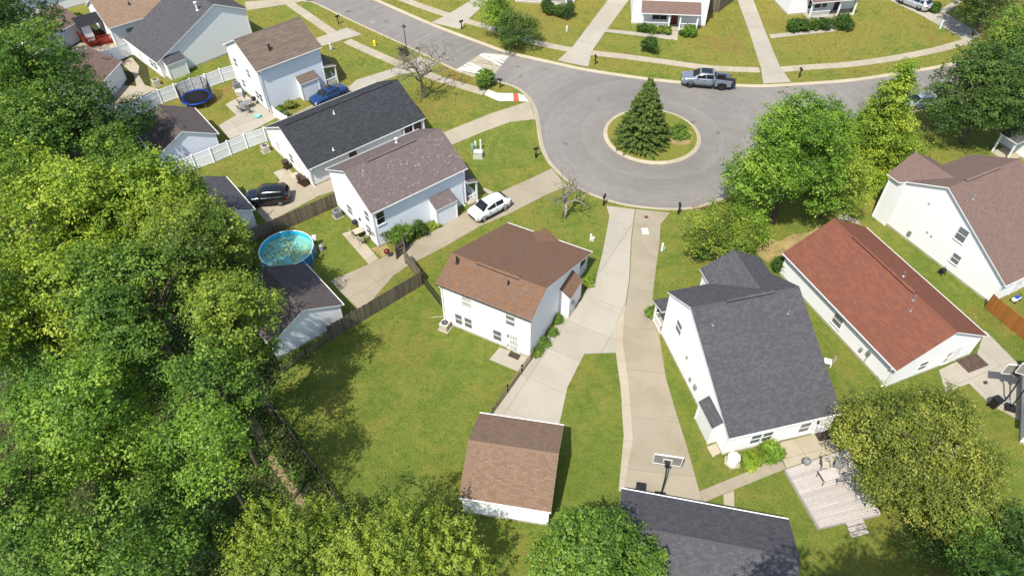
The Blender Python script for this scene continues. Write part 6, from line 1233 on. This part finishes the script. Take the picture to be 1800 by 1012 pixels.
def chair(xy, z, rz, label, m='cushion'):
    r = empty('patio_chair', (*xy, z), rz, label, 'chair', 'patio chairs'); MB().box((-.25, -.25, .40), (.25, .25, .46)).build('seat', M[m], r, bevel=.02); MB().obox((0, -.24, .46), (0, -.36, .98), .48, .04, up=(0, 1, 0)).build('backrest', M[m], r)
    for sx in (-1, 1):
        for sy in (-1, 1): MB().tube([(sx * .23, sy * .23, .41), (sx * .26, sy * .27, 0)], .015, 5).build('leg', M['darkmetal'], r)
        MB().obox((sx * .27, -.28, .64), (sx * .27, .22, .62), .04, .03).build('armrest', M['darkmetal'], r)
table((21.60, 23.84), .40, .25, 'grey glass patio table on the bleached deck', 1.2, .8, .72, 'deck'); chair((21.67, 24.71), .40, 3.0, 'dark framed chair above the glass table on the deck', 'cushion'); chair((22.59, 24.70), .40, 2.6, 'grey chair under the edge of the yellowing tree on the deck', 'ac_grey'); chair((22.40, 23.66), .40, 1.6, 'grey chair right of the glass table on the deck', 'ac_grey')
table((-14.43, 49.77), .03, .6, 'small cluttered patio table behind the lichen roofed house', .9, .8, .7, 'cushion'); chair((-14.86, 49.77), .03, -1.0, 'beige chair left of the cluttered patio table', 'cushion'); chair((-14.02, 48.73), .03, .3, 'beige chair below the cluttered patio table', 'cushion'); chair((-13.51, 49.35), .03, 1.2, 'beige chair right of the cluttered patio table', 'cushion')
table((-30.72, 72.22), .03, .6, 'dark patio table behind the taupe roofed house', 1.3, .8, .72, 'ac_grey'); chair((-31.51, 72.72), .03, -1.1, 'brown sling chair left of the dark patio table', 'brown_pl'); chair((-30.25, 71.13), .03, .2, 'dark chair below the dark patio table', 'ac_grey'); chair((-31.17, 71.38), .03, -.6, 'dark chair at the lower left of the dark patio table', 'ac_grey')
r_ = empty('patio_umbrella', (*(-30.97, 72.95), .03), 0, 'folded blue patio umbrella leaning over the dark table', 'umbrella'); MB().tube([(0, 0, 0), (-.05, .1, 2.4)], .02, 6).build('pole', M['darkmetal'], r_); MB().lathe([(.06, .9), (.16, 1.1), (.13, 1.7), (.03, 2.35)], 10).build('canopy', M['umb'], r_, True)
r_ = empty('planter', (*(-32.23, 74.97), 0), 0, 'white storage box by the rear wall of the taupe roofed house', 'box'); MB().box((-.4, -.3, 0), (.4, .3, .6)).build('body', M['cushion'], r_, bevel=.03); MB().box((-.43, -.33, .6), (.43, .33, .68)).build('lid', M['trim'], r_, bevel=.02)
r_ = empty('paddling_basin', (*(-29.05, 70.28), .03), 0, 'small turquoise basin lying on the patio', 'basin'); MB().lathe([(0, .04), (.28, .04), (.36, .2), (.40, .2), (.30, 0), (0, 0)], 16).build('bowl', M['turq'], r_, True)
# gazebo on the red railed deck
GB = [Vector(p) for p in [(-58.30, 90.63), (-55.80, 88.06), (-52.48, 89.24)]]; r_ = deck([(-58.22, 90.04), (-55.07, 87.15), (-51.59, 88.63), (-54.39, 91.57)], 'low red painted deck with red railing under the dark metal gazebo', M['redwood'], .3, .2)
o0 = Vector((-58.22, 90.04)); 
for a, b in (((-58.22, 90.04), (-55.07, 87.15)), ((-55.07, 87.15), (-51.59, 88.63))):
    a = Vector(a) - o0; b = Vector(b) - o0; n = int((b - a).length / .16)
    for z in (.42, 1.25): MB().obox((*a, z), (*b, z), .06, .10).build('rail', M['redwood'], r_)
    for k in range(n + 1): c = a.lerp(b, k / n); MB().box((c.x - .03, c.y - .03, .35), (c.x + .03, c.y + .03, 1.25)).build('baluster', M['redwood'], r_)
r_ = empty('gazebo', (*(-55.26, 89.93), .3), RAD(38), 'dark metal roofed gazebo with white curtains over the red deck', 'gazebo')
for sx in (-1, 1):
    for sy in (-1, 1): MB().box((sx * 1.7 - .06, sy * 1.5 - .06, 0), (sx * 1.7 + .06, sy * 1.5 + .06, 2.2)).build('post', M['darkmetal'], r_)
    m = MB(); n = 14
    for k in range(n): x0, x1 = -1.95 + 3.9 * k / n, -1.95 + 3.9 * (k + .9) / n; m.face([(x0, sx * 1.75, 2.2), (x1, sx * 1.75, 2.2), (x1, 0, 2.95), (x0, 0, 2.95)]); m.face([(x1, sx * 1.75, 2.2), (x1 + .03, sx * 1.75, 2.24), (x1 + .03, 0, 2.99), (x1, 0, 2.95)])
    m.build('roof_panel', M['grey_pl'] if False else M['darkmetal'], r_); m = MB()
    for k in range(12): x0 = -1.7 + k * .1; m.face([(x0, -1.5 + .05 * (k % 2), .1), (x0 + .1, -1.5 + .05 * ((k + 1) % 2), .1), (x0 + .1, -1.5 + .05 * ((k + 1) % 2), 2.1), (x0, -1.5 + .05 * (k % 2), 2.1)])
    if sx > 0: m.build('curtain', M['trim'], r_)
# mats and oddments by the doors
def flat(name, xy, rz, w, d, label, m, z=.035, cat='mat'): o = MB().box((-w / 2, -d / 2, 0), (w / 2, d / 2, .015)).build(name, M[m], None, bevel=.004); o.location = (*xy, z); o.rotation_euler = (0, 0, rz); tag(o, label, cat)
flat('doormat', (0.13, 35.23), RAD(-28), .95, .55, 'dark doormat at the rear door of the brown roofed house', 'mat'); flat('outdoor_rug', (36.56, 34.02), RAD(21), 2.1, 1.3, 'dark mottled rug on the patio behind the red roofed ranch', 'rug'); flat('doormat', (22.63, 27.52), RAD(13), 1.0, .7, 'dark mat at the rear door of the grey roofed house', 'mat'); flat('paver', (-22.55, 59.31), RAD(39), .8, .8, 'square tan paver beside the bins of the charcoal roofed ranch', 'cushion', cat='paver'); flat('access_cover', (12.73, 50.00), RAD(2), .6, .9, 'pale square access lid in the weathered driveway', 'conc_new', cat='lid')
def hose_reel(xy, rz, label):
    r = empty('hose_reel', (*xy, 0), rz, label, 'hose reel')
    for sg in (-1, 1):
        MB().tube([(sg * .25, -.3, 0), (sg * .25, .05, .9), (sg * .25, .3, 0)], .025, 6).build('frame', M['darkmetal'], r)
    MB().tube([(-.2, 0, .45), (.2, 0, .45)], .24, 14).build('hose_coil', M['black_pl'], r); MB().tube([(-.25, .05, .9), (.25, .05, .9)], .025, 6).build('handle', M['grey_pl'], r)
hose_reel((38.25, 43.92), RAD(26), 'black hose reel cart against the tall white side wall')
r_ = empty('kick_scooter', (*(43.28, 40.68), 0), .5, 'small blue and white ride on toy near the orange fence', 'toy'); MB().box((-.45, -.18, .14), (.45, .18, .36)).build('body', M['trim'], r_, bevel=.06); MB().box((-.2, -.16, .36), (.25, .16, .50)).build('seat', M['trampblue'], r_, bevel=.04)
for sx in (-1, 1):
    for sy in (-1, 1): MB().tube([(sx * .3, sy * .16, .12), (sx * .3, sy * .24, .12)], .12, 12).build('wheel', M['tire'], r_)
MB().tube([(.3, 0, .36), (.22, 0, .72)], .02, 6).build('steering_post', M['darkmetal'], r_); MB().tube([(.22, -.2, .72), (.22, .2, .72)], .02, 6).build('handlebar', M['darkmetal'], r_)
r_ = empty('garden_chair', (*(24.98, 34.05), 0), 1.2, 'white garden chair on the grass strip behind the grey roofed house', 'chair'); MB().box((-.28, -.28, .36), (.28, .28, .42)).build('seat', M['trim'], r_, bevel=.02); MB().obox((0, -.27, .42), (0, -.42, 1.0), .5, .04, up=(0, 1, 0)).build('backrest', M['cushion'], r_)
for sx in (-1, 1):
    for sy in (-1, 1): MB().box((sx * .26 - .03, sy * .26 - .03, 0), (sx * .26 + .03, sy * .26 + .03, .37)).build('leg', M['trim'], r_)
r_ = empty('football', (*(36.62, 32.03), .03), 0, 'dark brown ball lying on the patio near the two hoops', 'ball'); MB().lathe([(0, 0), (.1, .03), (.15, .13), (.1, .23), (0, .26)], 12).build('ball', M['brown_pl'], r_, True)
